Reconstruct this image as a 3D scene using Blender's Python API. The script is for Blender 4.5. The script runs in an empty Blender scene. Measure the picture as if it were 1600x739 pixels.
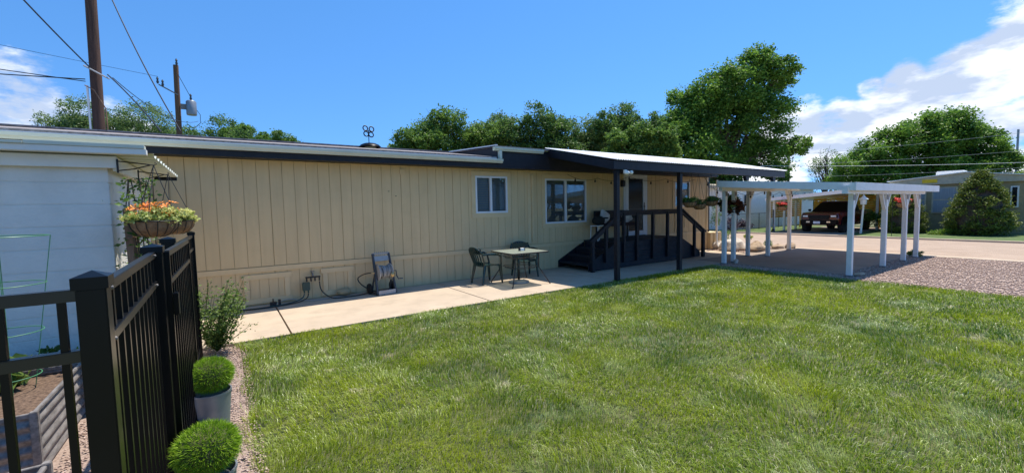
import bpy, bmesh, math, random
import numpy as np
from mathutils import Vector, Matrix
random.seed(7); RNG = np.random.default_rng(11)
PI = math.pi
SC = bpy.context.scene; COL = SC.collection

# ------------------------------------------------------------------ camera
cam = bpy.data.objects.new('camera', bpy.data.cameras.new('camera')); COL.objects.link(cam)
RT = Vector((0.82591, -0.56339, -0.02152)); DN = Vector((-0.05525, -0.04289, -0.99755)); FW = Vector((0.56108, 0.82508, -0.06655))
mw = Matrix((RT, -DN, -FW)).transposed().to_4x4(); mw.translation = (0, 0, 1.65)
cam.matrix_world = mw
cam.data.sensor_width = 36; cam.data.lens = 663.9 / 1600 * 36; cam.data.clip_start = 0.05; cam.data.clip_end = 2000
SC.camera = cam

# ------------------------------------------------------------------ sun, exposure
SUN = Vector((0.36, 0.07, 1.0)).normalized()          # towards the sun
sl = bpy.data.lights.new('sun', 'SUN'); sl.energy = 3.3; sl.angle = math.radians(0.53); sl.color = (1, .94, .84)
so = bpy.data.objects.new('sun', sl); COL.objects.link(so); so.rotation_euler = SUN.to_track_quat('Z', 'Y').to_euler()
SC.view_settings.view_transform = 'Standard'; SC.view_settings.look = 'None'
SC.view_settings.exposure = 0.94; SC.view_settings.gamma = 1; SC.view_settings.use_curve_mapping = False
SC.cycles.max_bounces = 7; SC.cycles.transparent_max_bounces = 12; SC.cycles.caustics_reflective = False; SC.cycles.caustics_refractive = False

# ------------------------------------------------------------------ world: sky + clouds placed by direction
W = bpy.data.worlds.new('World'); SC.world = W; W.use_nodes = True
nt = W.node_tree; N = nt.nodes; L = nt.links; N.clear()
def wn(t, **k):
    n = N.new(t)
    for a, b in k.items(): setattr(n, a, b)
    return n
def wm(op, a, b=None, c=None):
    n = wn('ShaderNodeMath', operation=op)
    for i, v in enumerate((a, b, c)):
        if v is None: continue
        if isinstance(v, (int, float)): n.inputs[i].default_value = v
        else: L.new(v, n.inputs[i])
    return n.outputs[0]
sky = wn('ShaderNodeTexSky', sky_type='NISHITA', sun_disc=False)
sky.sun_elevation = math.asin(SUN.z); sky.sun_rotation = math.atan2(SUN.x, SUN.y)
sky.air_density = 1.0; sky.dust_density = 0.1; sky.ozone_density = 2.0; sky.altitude = 1600
tc = wn('ShaderNodeTexCoord'); gen = tc.outputs['Generated']
sm = wn('ShaderNodeVectorMath', operation='MULTIPLY_ADD'); L.new(gen, sm.inputs[0]); sm.inputs[1].default_value = (1, 1, .9); sm.inputs[2].default_value = (0, 0, .22)
sn = wn('ShaderNodeVectorMath', operation='NORMALIZE'); L.new(sm.outputs[0], sn.inputs[0]); L.new(sn.outputs[0], sky.inputs[0])
CL = [((-.250,.953,.175),.075),((-.29,.949,.150),.095),((-.225,.961,.125),.07),((-.192,.968,.140),.05),((-.155,.972,.155),.055),((-.124,.979,.14),.045),
      ((.986,.045,.150),.14),((.985,.06,.215),.09),((.975,.0,.27),.10),((.968,.165,.175),.065),((.957,.225,.185),.045),((.945,.27,.195),.022),((.965,.24,.10),.10),((.935,.335,.12),.065),
      ((.921,.36,.15),.045),((.935,.31,.155),.035),((.98,-.1,.2),.2),((.972,.10,.225),.05),((.905,.40,.135),.04),((.992,.104,.06),.12),((.90,.42,.07),.07)]
mx = None
nz = wn('ShaderNodeTexNoise'); nz.inputs['Scale'].default_value = 7; nz.inputs['Detail'].default_value = 9; nz.inputs['Roughness'].default_value = .62
mp = wn('ShaderNodeMapping'); mp.inputs['Scale'].default_value = (1, 1, 2.2); L.new(gen, mp.inputs[0]); L.new(mp.outputs[0], nz.inputs[0])
for d, r in CL:
    vm = wn('ShaderNodeVectorMath', operation='DISTANCE'); L.new(gen, vm.inputs[0]); vm.inputs[1].default_value = Vector(d).normalized()
    v = wm('SUBTRACT', 1.0, wm('DIVIDE', vm.outputs['Value'], r * 1.25))
    mx = v if mx is None else wm('SMOOTH_MAX', mx, v, .12)
base = wm('MINIMUM', mx, .48)
dens = wm('ADD', base, wm('MULTIPLY', wm('SUBTRACT', nz.outputs[0], .5), 1.7))
mr = wn('ShaderNodeMapRange', interpolation_type='SMOOTHSTEP'); L.new(dens, mr.inputs[0]); mr.inputs[1].default_value = .16; mr.inputs[2].default_value = .50
n2 = wn('ShaderNodeTexNoise'); n2.inputs['Scale'].default_value = 8; n2.inputs['Detail'].default_value = 6; n2.inputs['Roughness'].default_value = .55
mp2 = wn('ShaderNodeMapping'); mp2.inputs['Scale'].default_value = (1, 1, 2.6); mp2.inputs['Location'].default_value = (3, 1, .4); L.new(gen, mp2.inputs[0]); L.new(mp2.outputs[0], n2.inputs[0])
cr = wn('ShaderNodeValToRGB'); L.new(n2.outputs[0], cr.inputs[0])
cr.color_ramp.elements[0].position = .42; cr.color_ramp.elements[0].color = (2.2, 2.65, 3.5, 1)
cr.color_ramp.elements[1].position = .57; cr.color_ramp.elements[1].color = (4.7, 4.85, 5.1, 1)
hs = wn('ShaderNodeHueSaturation'); hs.inputs['Hue'].default_value = .499; hs.inputs['Saturation'].default_value = 1.25; hs.inputs['Value'].default_value = .95; L.new(sky.outputs[0], hs.inputs['Color'])
mix = wn('ShaderNodeMix', data_type='RGBA'); L.new(mr.outputs[0], mix.inputs[0]); L.new(hs.outputs[0], mix.inputs[6]); L.new(cr.outputs[0], mix.inputs[7])
bg = wn('ShaderNodeBackground'); bg.inputs[1].default_value = 0.14; L.new(mix.outputs[2], bg.inputs[0])
wo = wn('ShaderNodeOutputWorld'); L.new(bg.outputs[0], wo.inputs[0])

# ------------------------------------------------------------------ materials
def mat(name, col, rough=.7, metal=0., var=.12, scale=6., bump=0., bscale=60., spec=.5, col2=None, stretch=None, grime=0., lo=.35, hi=.65):
    m = bpy.data.materials.new(name); m.use_nodes = True; t = m.node_tree; b = t.nodes['Principled BSDF']
    b.inputs['Roughness'].default_value = rough; b.inputs['Metallic'].default_value = metal; b.inputs['Specular IOR Level'].default_value = spec
    tcn = t.nodes.new('ShaderNodeTexCoord'); mpn = t.nodes.new('ShaderNodeMapping'); t.links.new(tcn.outputs['Object'], mpn.inputs[0])
    if stretch: mpn.inputs['Scale'].default_value = stretch
    n = t.nodes.new('ShaderNodeTexNoise'); n.inputs['Scale'].default_value = scale; n.inputs['Detail'].default_value = 6; n.inputs['Roughness'].default_value = .62
    t.links.new(mpn.outputs[0], n.inputs[0])
    r = t.nodes.new('ShaderNodeValToRGB'); t.links.new(n.outputs[0], r.inputs[0])
    c2 = col2 if col2 else tuple(min(1, c * (1 + var)) for c in col); c1 = col if col2 else tuple(c * (1 - var) for c in col)
    r.color_ramp.elements[0].position = lo; r.color_ramp.elements[0].color = (*c1, 1); r.color_ramp.elements[1].position = hi; r.color_ramp.elements[1].color = (*c2, 1)
    out = r.outputs[0]
    if grime:
        n3 = t.nodes.new('ShaderNodeTexNoise'); n3.inputs['Scale'].default_value = 1.3; n3.inputs['Detail'].default_value = 8; n3.inputs['Roughness'].default_value = .7
        t.links.new(tcn.outputs['Object'], n3.inputs[0])
        r3 = t.nodes.new('ShaderNodeMapRange'); t.links.new(n3.outputs[0], r3.inputs[0]); r3.inputs[1].default_value = .5; r3.inputs[2].default_value = .72; r3.inputs[3].default_value = 0; r3.inputs[4].default_value = grime
        mxn = t.nodes.new('ShaderNodeMix'); mxn.data_type = 'RGBA'; t.links.new(r3.outputs[0], mxn.inputs[0]); t.links.new(out, mxn.inputs[6]); mxn.inputs[7].default_value = (*[c * .45 for c in col], 1)
        out = mxn.outputs[2]
    t.links.new(out, b.inputs['Base Color'])
    if bump:
        n2_ = t.nodes.new('ShaderNodeTexNoise'); n2_.inputs['Scale'].default_value = bscale; n2_.inputs['Detail'].default_value = 4; t.links.new(mpn.outputs[0], n2_.inputs[0])
        bp = t.nodes.new('ShaderNodeBump'); bp.inputs['Strength'].default_value = bump; bp.inputs['Distance'].default_value = .01
        t.links.new(n2_.outputs[0], bp.inputs['Height']); t.links.new(bp.outputs[0], b.inputs['Normal'])
    return m

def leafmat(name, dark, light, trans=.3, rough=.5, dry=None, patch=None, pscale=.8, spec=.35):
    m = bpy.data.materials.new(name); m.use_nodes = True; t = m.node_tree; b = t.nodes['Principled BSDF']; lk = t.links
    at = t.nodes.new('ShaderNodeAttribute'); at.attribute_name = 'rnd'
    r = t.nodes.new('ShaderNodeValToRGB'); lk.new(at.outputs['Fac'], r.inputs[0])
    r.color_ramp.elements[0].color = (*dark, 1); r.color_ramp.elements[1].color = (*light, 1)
    if dry:
        r.color_ramp.elements[1].position = .86; e = r.color_ramp.elements.new(.97); e.color = (*dry, 1)
    out = r.outputs[0]
    if patch:
        tcn = t.nodes.new('ShaderNodeTexCoord')
        for k, (c, sc_, lo, hi, amt, off) in enumerate(patch):
            mpn = t.nodes.new('ShaderNodeMapping'); mpn.inputs['Location'].default_value = (off, off * .7, 0); lk.new(tcn.outputs['Object'], mpn.inputs[0])
            n = t.nodes.new('ShaderNodeTexNoise'); n.inputs['Scale'].default_value = sc_; n.inputs['Detail'].default_value = 5; n.inputs['Roughness'].default_value = .65; lk.new(mpn.outputs[0], n.inputs[0])
            q = t.nodes.new('ShaderNodeMapRange'); lk.new(n.outputs[0], q.inputs[0]); q.inputs[1].default_value = lo; q.inputs[2].default_value = hi; q.inputs[3].default_value = 0; q.inputs[4].default_value = amt
            mxn = t.nodes.new('ShaderNodeMix'); mxn.data_type = 'RGBA'; lk.new(q.outputs[0], mxn.inputs[0]); lk.new(out, mxn.inputs[6]); mxn.inputs[7].default_value = (*c, 1); out = mxn.outputs[2]
    lk.new(out, b.inputs['Base Color']); b.inputs['Roughness'].default_value = rough; b.inputs['Specular IOR Level'].default_value = spec
    tr = t.nodes.new('ShaderNodeBsdfTranslucent'); lk.new(out, tr.inputs[0])
    ms = t.nodes.new('ShaderNodeMixShader'); ms.inputs[0].default_value = trans; lk.new(b.outputs[0], ms.inputs[1]); lk.new(tr.outputs[0], ms.inputs[2])
    lk.new(ms.outputs[0], t.nodes['Material Output'].inputs[0])
    return m

def glassmat(tint=(.80, .83, .84, 1), name='window_glass', frost=0):
    m = bpy.data.materials.new(name); m.use_nodes = True; t = m.node_tree; t.nodes.remove(t.nodes['Principled BSDF'])
    g_ = t.nodes.new('ShaderNodeBsdfGlossy'); g_.inputs['Roughness'].default_value = .02; g_.inputs['Color'].default_value = (.9, .95, 1, 1)
    tr = t.nodes.new('ShaderNodeBsdfTransparent'); tr.inputs[0].default_value = tint
    f = t.nodes.new('ShaderNodeFresnel'); f.inputs[0].default_value = 1.5
    mt = t.nodes.new('ShaderNodeMath'); mt.operation = 'MULTIPLY_ADD'; t.links.new(f.outputs[0], mt.inputs[0]); mt.inputs[1].default_value = .32; mt.inputs[2].default_value = .0
    ms = t.nodes.new('ShaderNodeMixShader'); t.links.new(mt.outputs[0], ms.inputs[0]); t.links.new(tr.outputs[0], ms.inputs[1]); t.links.new(g_.outputs[0], ms.inputs[2])
    out = ms.outputs[0]
    if frost:
        df = t.nodes.new('ShaderNodeBsdfTranslucent'); df.inputs[0].default_value = (.8, .85, .75, 1); d2 = t.nodes.new('ShaderNodeBsdfDiffuse'); d2.inputs[0].default_value = (.40, .43, .36, 1)
        a = t.nodes.new('ShaderNodeMixShader'); a.inputs[0].default_value = .7; t.links.new(df.outputs[0], a.inputs[1]); t.links.new(d2.outputs[0], a.inputs[2])
        m3 = t.nodes.new('ShaderNodeMixShader'); m3.inputs[0].default_value = frost; t.links.new(out, m3.inputs[1]); t.links.new(a.outputs[0], m3.inputs[2]); out = m3.outputs[0]
    t.links.new(out, t.nodes['Material Output'].inputs[0]); return m

TAN = (.70, .512, .28)
M = dict(
    tan=mat('tan_siding', TAN, .75, var=.05, scale=1.6, bump=.25, bscale=90, stretch=(4, 4, .35), spec=.3, grime=.14),
    tantrim=mat('tan_trim', (.71, .525, .29), .65, var=.04, scale=5, bump=.1),
    groove=mat('siding_groove', (.46, .33, .17), .9, var=.1),
    navy=mat('navy_paint', (.012, .0135, .020), .5, spec=.3, var=.25, scale=9, bump=.15, bscale=40),
    navydeck=mat('navy_deck', (.019, .021, .029), .6, spec=.3, var=.3, scale=8, bump=.2),
    black=mat('black_metal', (.0022, .0030, .0040), .30, metal=0, var=.2, spec=.28),
    rail=mat('black_rail', (.005, .005, .005), .30, var=.2, spec=.7),
    gutter=mat('gutter_green_white', (.62, .64, .54), .45, var=.05, scale=3, grime=.15),
    white=mat('white_paint', (.86, .845, .80), .5, var=.05, scale=4, bump=.1, grime=.08),
    whitemetal=mat('white_metal_roof', (.82, .83, .84), .35, metal=0, var=.04, scale=2),
    galv=mat('galvanised', (.17, .155, .145), .62, metal=.35, col2=(.34, .31, .29), scale=5, stretch=(6, 1.5, 6), grime=.35),
    concrete=mat('concrete', (.50, .395, .285), .9, var=.12, scale=2.6, bump=.35, bscale=120, grime=.30),
    pad=mat('pad_concrete', (.30, .235, .18), .9, var=.10, scale=1.1, bump=.25, bscale=90, grime=.25),
    dark=mat('dark_joint', (.05, .045, .04), .95),
    block=mat('white_block', (.74, .725, .68), .8, var=.06, scale=3, bump=.35, bscale=45, grime=.12),
    shedtrim=mat('shed_trim', (.76, .75, .71), .65, var=.05, scale=4, grime=.12),
    shingle=mat('shingle', (.17, .145, .14), .95, col2=(.34, .31, .30), scale=14, bump=.6, bscale=40),
    road=mat('road_chip', (.36, .26, .185), .95, scale=2.2, bump=.6, bscale=140, grime=.3, stretch=(1.6, .35, 1), col2=(.45, .335, .245)),
    earth=mat('earth', (.10, .12, .045), .95, col2=(.20, .19, .10), scale=4, bump=.5),
    gravelbase=mat('gravel_base', (.26, .18, .14), .95, col2=(.42, .32, .26), scale=30, bump=.8, bscale=60),
    soil=mat('mulch', (.06, .035, .022), .95, col2=(.22, .14, .09), scale=40, bump=1, bscale=70),
    lawnbase=mat('lawn_base', (.03, .045, .010), .95, col2=(.12, .12, .04), scale=9, bump=1, bscale=60),
    fargrass=mat('far_grass', (.06, .10, .022), .95, col2=(.12, .17, .045), scale=6, bump=1, bscale=50),
    stone=mat('gravel_stone', (.30, .19, .145), .9, col2=(.62, .48, .39), scale=25),
    boulder=mat('boulder', (.45, .38, .30), .9, col2=(.70, .63, .55), scale=3, bump=.8, bscale=9),
    boulder2=mat('boulder_tan', (.36, .25, .16), .9, col2=(.50, .38, .26), scale=4, bump=.8, bscale=9),
    bark=mat('bark', (.085, .06, .042), .95, var=.35, scale=10, bump=.8, bscale=25, stretch=(1, 1, .25)),
    pole=mat('pole_wood', (.085, .045, .032), .9, var=.35, scale=9, bump=.6, bscale=20, stretch=(3, 3, .18)),
    pole2=mat('pole_wood_light', (.15, .08, .045), .9, var=.3, scale=9, bump=.6, bscale=20, stretch=(3, 3, .18)),
    wood=mat('weathered_wood', (.25, .14, .085), .85, var=.3, scale=9, stretch=(2, 2, .3)),
    wire=mat('wire', (.012, .012, .014), .5),
    greyw=mat('grey_wire', (.35, .36, .38), .5),
    chair=mat('green_plastic', (.006, .026, .026), .25, var=.12, scale=5, spec=.6),
    tabletop=mat('table_glass', (.40, .45, .36), .16, var=.08, scale=12, spec=.6),
    bronze=mat('table_frame', (.035, .030, .028), .4, metal=.3),
    hose=mat('dark_hose', (.012, .016, .016), .4), ghose=mat('green_hose', (.02, .06, .05), .4), grhose=mat('grey_hose', (.32, .33, .33), .5, var=.15, scale=30),
    plgrey=mat('light_grey_plastic', (.36, .36, .355), .45), pldark=mat('dark_grey_plastic', (.045, .05, .06), .45),
    brass=mat('brass', (.45, .33, .16), .35, metal=.7),
    coir=mat('coir', (.20, .105, .052), .95, col2=(.36, .21, .11), scale=22, bump=.9, bscale=45),
    glass=glassmat(),
    blind=mat('blind', (.30, .31, .32), .55, var=.06), blindgreen=mat('blind_green', (.26, .34, .30), .55, var=.12, scale=5),
    room=mat('room_dark', (.012, .012, .014), .9),
    tglass=glassmat((.90, .94, .88, 1), 'table_glass_clear', .55),
    dglass=mat('storm_glass', (.006, .007, .009), .22, spec=.3),
    doorwhite=mat('door_white', (.72, .73, .75), .4, var=.03),
    cushion=mat('dark_cushion', (.015, .017, .015), .9, var=.3, scale=20, bump=.5),
    pillow=mat('pillow', (.50, .48, .45), .9, col2=(.72, .70, .67), scale=8),
    bench=mat('bench_cushion', (.035, .012, .016), .8),
    truckred=mat('truck_red', (.13, .008, .010), .18, var=.05, spec=.8), truckblk=mat('truck_black', (.004, .004, .005), .35, spec=.12), tyre=mat('tyre', (.012, .012, .012), .85),
    rim=mat('rim', (.25, .25, .26), .3, metal=.8), lamp=mat('headlamp', (.75, .78, .8), .1, spec=.9), plate=mat('plate', (.75, .76, .78), .4), chrome=mat('chrome', (.6, .6, .62), .15, metal=1),
    sidingA=mat('white_lap_siding', (.82, .81, .76), .6, var=.04), orange=mat('orange_board', (.85, .42, .05), .7, var=.2, scale=4),
    greige=mat('greige_siding', (.36, .29, .16), .7, var=.07, grime=.1), greigetrim=mat('greige_trim', (.52, .46, .34), .6),
    redfl=mat('red_petals', (.70, .05, .03), .6, var=.3), orfl=mat('orange_petals', (.85, .22, .03), .6, col2=(.95, .42, .08), scale=40), yellow=mat('yellow_petals', (.85, .55, .02), .6),
    cage=mat('green_wire', (.07, .25, .11), .4), cagedk=mat('dark_green_wire', (.04, .12, .07), .4),
    pot=mat('zinc_pot', (.27, .29, .31), .45, metal=.5, var=.1, scale=6),
    curtain=mat('grey_curtain', (.30, .34, .38), .8, var=.15, stretch=(1, 9, .2)),
    maple=leafmat('maple_leaf', (.05, .13, .022), (.27, .45, .06), .45),
    maple2=leafmat('dark_leaf', (.045, .11, .03), (.20, .33, .07), .42),
    pale=leafmat('pale_leaf', (.08, .16, .05), (.28, .38, .12), .42),
    elm=leafmat('elm_leaf', (.06, .14, .026), (.25, .39, .07), .42),
    bright=leafmat('bright_leaf', (.10, .20, .02), (.28, .42, .04), .4),
    spruce=leafmat('spruce_needle', (.05, .085, .014), (.30, .36, .05), .25),
    box=leafmat('topiary_blade', (.09, .20, .008), (.40, .60, .035), .25, spec=.3),
    shrub=leafmat('shrub_leaf', (.05, .11, .02), (.26, .36, .08), .38),
    yleaf=leafmat('yellow_leaf', (.22, .32, .05), (.88, .84, .34), .35),
    rleaf=leafmat('rust_leaf', (.05, .03, .02), (.22, .06, .03), .3),
    purple=leafmat('purple_leaf', (.03, .018, .03), (.09, .05, .08), .2),
    grass=leafmat('grass_blade', (.055, .13, .008), (.38, .50, .040), .38, .36, dry=(.80, .74, .50), spec=.55,
        patch=[((.60, .68, .34), 2.2, .53, .66, .60, 0), ((.44, .50, .01), .55, .44, .60, .50, 9), ((.09, .20, .012), 2.6, .52, .66, .45, 4), ((.85, .74, .48), 2.7, .62, .69, .85, 21)]),
)

# ------------------------------------------------------------------ mesh building
def lap(root):
    v = Vector((0, 0, 0)); o = root
    while o is not None: v = v + o.location; o = o.parent
    return v
def tag(o, label=None, cat=None, group=None, kind=None):
    if label: o['label'] = label
    if cat: o['category'] = cat
    if group: o['group'] = group
    if kind: o['kind'] = kind
    return o
def thing(name, label, cat, loc=(0, 0, 0), group=None):
    o = bpy.data.objects.new(name, None); COL.objects.link(o); o.location = loc; o.empty_display_size = .1
    return tag(o, label, cat, group)
def link_mesh(name, me, m, parent=None, org=(0, 0, 0)):
    o = bpy.data.objects.new(name, me); COL.objects.link(o)
    if m is not None: me.materials.append(m)
    if parent is not None: o.parent = parent
    else: o.location = org
    return o
class MB:
    def __init__(s): s.v = []; s.f = []
    def add(s, vs, fs):
        n = len(s.v); s.v += [Vector(p) for p in vs]; s.f += [[i + n for i in f] for f in fs]; return s
    def box(s, x0, x1, y0, y1, z0, z1, rot=None, piv=None):
        vs = [Vector((x, y, z)) for z in (z0, z1) for y in (y0, y1) for x in (x0, x1)]
        if rot is not None:
            p = Vector(piv) if piv is not None else Vector(((x0 + x1) / 2, (y0 + y1) / 2, (z0 + z1) / 2)); vs = [rot @ (v - p) + p for v in vs]
        return s.add(vs, [(0, 2, 3, 1), (4, 5, 7, 6), (0, 1, 5, 4), (1, 3, 7, 5), (3, 2, 6, 7), (2, 0, 4, 6)])
    def bar(s, a, b, w, h, up=(0, 0, 1)):
        a, b = Vector(a), Vector(b); d = (b - a).normalized(); u = Vector(up)
        if abs(d.dot(u)) > .98: u = Vector((0, 1, 0))
        r = d.cross(u).normalized(); u = r.cross(d)
        vs = [p + r * w / 2 * i + u * h / 2 * j for p in (a, b) for i, j in ((-1, -1), (1, -1), (1, 1), (-1, 1))]
        return s.add(vs, [(0, 1, 2, 3), (7, 6, 5, 4), (0, 4, 5, 1), (1, 5, 6, 2), (2, 6, 7, 3), (3, 7, 4, 0)])
    def tube(s, pts, r, n=8, closed=False):
        pts = [Vector(p) for p in pts]; k = len(pts); rs = r if isinstance(r, (list, tuple)) else [r] * k; rings = []; pu = None
        for i, p in enumerate(pts):
            if closed: d = pts[(i + 1) % k] - pts[i - 1]
            else: d = pts[min(i + 1, k - 1)] - pts[max(i - 1, 0)]
            d.normalize()
            u = pu if pu is not None and abs(d.dot(pu)) < .95 else (Vector((0, 0, 1)) if abs(d.z) < .9 else Vector((1, 0, 0)))
            a = d.cross(u).normalized(); u = a.cross(d).normalized(); pu = u
            rings.append([p + (a * math.cos(t) + u * math.sin(t)) * rs[i] for t in [2 * PI * j / n for j in range(n)]])
        vs = [v for R_ in rings for v in R_]; fs = []
        for i in range(k if closed else k - 1):
            for j in range(n):
                a_, b_ = i * n, ((i + 1) % k) * n; fs.append((a_ + j, a_ + (j + 1) % n, b_ + (j + 1) % n, b_ + j))
        if not closed: fs += [tuple(range(n))[::-1], tuple((k - 1) * n + j for j in range(n))]
        return s.add(vs, fs)
    def lathe(s, prof, c=(0, 0, 0), n=24, sx=1, sy=1):
        c = Vector(c); vs = []; fs = []; k = len(prof)
        for r, z in prof: vs += [c + Vector((r * sx * math.cos(2 * PI * j / n), r * sy * math.sin(2 * PI * j / n), z)) for j in range(n)]
        for i in range(k - 1):
            for j in range(n): fs.append((i * n + j, i * n + (j + 1) % n, (i + 1) * n + (j + 1) % n, (i + 1) * n + j))
        fs += [tuple(range(n))[::-1], tuple((k - 1) * n + j for j in range(n))]
        return s.add(vs, fs)
    def prism(s, poly, axis, a, b):      # poly in the two other axes
        def P(u, v, w): return {'x': (w, u, v), 'y': (u, w, v), 'z': (u, v, w)}[axis]
        n = len(poly); vs = [P(u, v, a) for u, v in poly] + [P(u, v, b) for u, v in poly]
        return s.add(vs, [tuple(range(n))[::-1], tuple(range(n, 2 * n))] + [(i, (i + 1) % n, n + (i + 1) % n, n + i) for i in range(n)])
    def ball(s, c, r, n=14, m=9, sq=(1, 1, 1), noise=0, seed=0):
        rg = random.Random(seed); vs = []; fs = []; c = Vector(c)
        ph = [rg.uniform(0, 6) for _ in range(6)]
        for i in range(m + 1):
            t = PI * i / m
            for j in range(n):
                p = 2 * PI * j / n; k = 1 + noise * (math.sin(2 * p + ph[0] + t) + .7 * math.sin(3 * p + ph[1] + 2 * t) + .5 * math.sin(5 * t + ph[2]) + .5 * math.sin(5 * p + ph[3])) / 2
                vs.append(c + Vector((math.sin(t) * math.cos(p) * sq[0], math.sin(t) * math.sin(p) * sq[1], math.cos(t) * sq[2])) * r * k)
        for i in range(m):
            for j in range(n): fs.append((i * n + j, (i + 1) * n + j, (i + 1) * n + (j + 1) % n, i * n + (j + 1) % n))
        return s.add(vs, fs)
    def rotz(s, a, c=(0, 0, 0)):
        R_ = Matrix.Rotation(a, 3, 'Z'); c = Vector(c); s.v = [R_ @ (v - c) + c for v in s.v]; return s
    def build(s, name, m, parent=None, org=None, label=None, bevel=0., smooth=True):
        o0 = lap(parent) if parent is not None else Vector(org if org is not None else (0, 0, 0))
        me = bpy.data.meshes.new(name); me.from_pydata([tuple(v - o0) for v in s.v], [], s.f)
        bm = bmesh.new(); bm.from_mesh(me); bmesh.ops.recalc_face_normals(bm, faces=bm.faces)
        if bevel:
            es = [e for e in bm.edges if len(e.link_faces) == 2 and e.calc_face_angle(0) > .7]
            bmesh.ops.bevel(bm, geom=es, offset=bevel, segments=2, affect='EDGES', clamp_overlap=True)
        bm.to_mesh(me); bm.free()
        if smooth:
            me.polygons.foreach_set('use_smooth', [True] * len(me.polygons)); me.set_sharp_from_angle(angle=.6)
        o = link_mesh(name, me, m, parent, o0)
        if label: o['label'] = label
        return o
def structure(o): o['kind'] = 'structure'; return o
def np_mesh(name, V, F, m, parent=None, rnd=None, org=(0, 0, 0), extra=None):
    """V (n,3), F list of int arrays (k,4) or (k,3)"""
    me = bpy.data.meshes.new(name); o0 = lap(parent) if parent is not None else Vector(org)
    V = V - np.array(o0)[None, :]
    me.vertices.add(len(V)); me.vertices.foreach_set('co', V.astype(np.float32).ravel())
    loops = np.concatenate([f.ravel() for f in F]); tot = np.concatenate([np.full(len(f), f.shape[1]) for f in F]); st = np.concatenate([[0], np.cumsum(tot)[:-1]])
    me.loops.add(len(loops)); me.loops.foreach_set('vertex_index', loops.astype(np.int32))
    me.polygons.add(len(tot)); me.polygons.foreach_set('loop_start', st.astype(np.int32)); me.polygons.foreach_set('loop_total', tot.astype(np.int32))
    me.update(calc_edges=True)
    if rnd is not None:
        a = me.attributes.new('rnd', 'FLOAT', 'POINT'); a.data.foreach_set('value', rnd.astype(np.float32))
    return link_mesh(name, me, m, parent, o0)
def leaves(C, size, seed=0, up=.5, narrow=.55, tone=None):
    """C (n,3) leaf centres -> bent rhombic leaves"""
    rg = np.random.default_rng(seed); n = len(C)
    a = rg.normal(size=(n, 3)); a[:, 2] *= .6; a /= np.linalg.norm(a, axis=1)[:, None]
    nn = rg.normal(size=(n, 3)); nn[:, 2] += up * 1.5; b = np.cross(nn, a); b /= np.linalg.norm(b, axis=1)[:, None] + 1e-9
    nrm = np.cross(a, b); s_ = size * rg.uniform(.6, 1.35, n)[:, None]
    V = np.stack([C - a * s_ * .5, C + b * s_ * narrow * .5 + nrm * s_ * .12, C + a * s_ * .5, C - b * s_ * narrow * .5 + nrm * s_ * .12], 1).reshape(-1, 3)
    F = np.arange(4 * n).reshape(n, 4); F = [np.concatenate([F[:, [0, 1, 2]], F[:, [0, 2, 3]]])]
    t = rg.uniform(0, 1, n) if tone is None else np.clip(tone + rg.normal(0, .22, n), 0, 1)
    return V, F, np.repeat(t, 4)
def blob_points(lobes, n, seed, sub=9, subr=.36, shell=.75):
    """scatter leaf points in sub-clumps spread over lobes (x,y,z,rx,ry,rz)"""
    rg = np.random.default_rng(seed); w = np.array([l[3] * l[5] for l in lobes]); w = w / w.sum(); out = []; tone = []
    for l, k in zip(lobes, w):
        c = np.array(l[:3]); r = np.array(l[3:6]); ns = sub
        d = rg.normal(size=(ns, 3)); d /= np.linalg.norm(d, axis=1)[:, None]; cc = c + d * r * rg.uniform(.45, 1.0, (ns, 1)) ** .6 * .85
        m_ = int(n * k / ns) + 1
        for q in range(ns):
            d = rg.normal(size=(m_, 3)); d /= np.linalg.norm(d, axis=1)[:, None]; rr = rg.uniform(0, 1, (m_, 1)) ** (1 - shell * .6)
            sz = r * subr * rg.uniform(.65, 1.3) * np.array([1, 1, .8]); p = cc[q] + d * rr * sz
            p += rg.normal(0, .075, p.shape) * r.mean()
            out.append(p); tone.append(np.full(m_, rg.uniform(.2, .75)))
        m2 = int(n * k * .26) + 1; d = rg.normal(size=(m2, 3)); d /= np.linalg.norm(d, axis=1)[:, None]
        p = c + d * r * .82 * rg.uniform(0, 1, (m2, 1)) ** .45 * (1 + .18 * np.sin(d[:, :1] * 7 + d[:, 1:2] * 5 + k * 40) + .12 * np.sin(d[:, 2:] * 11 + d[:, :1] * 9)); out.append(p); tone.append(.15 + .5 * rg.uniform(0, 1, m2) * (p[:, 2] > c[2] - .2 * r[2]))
    return np.concatenate(out), np.concatenate(tone)
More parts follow.
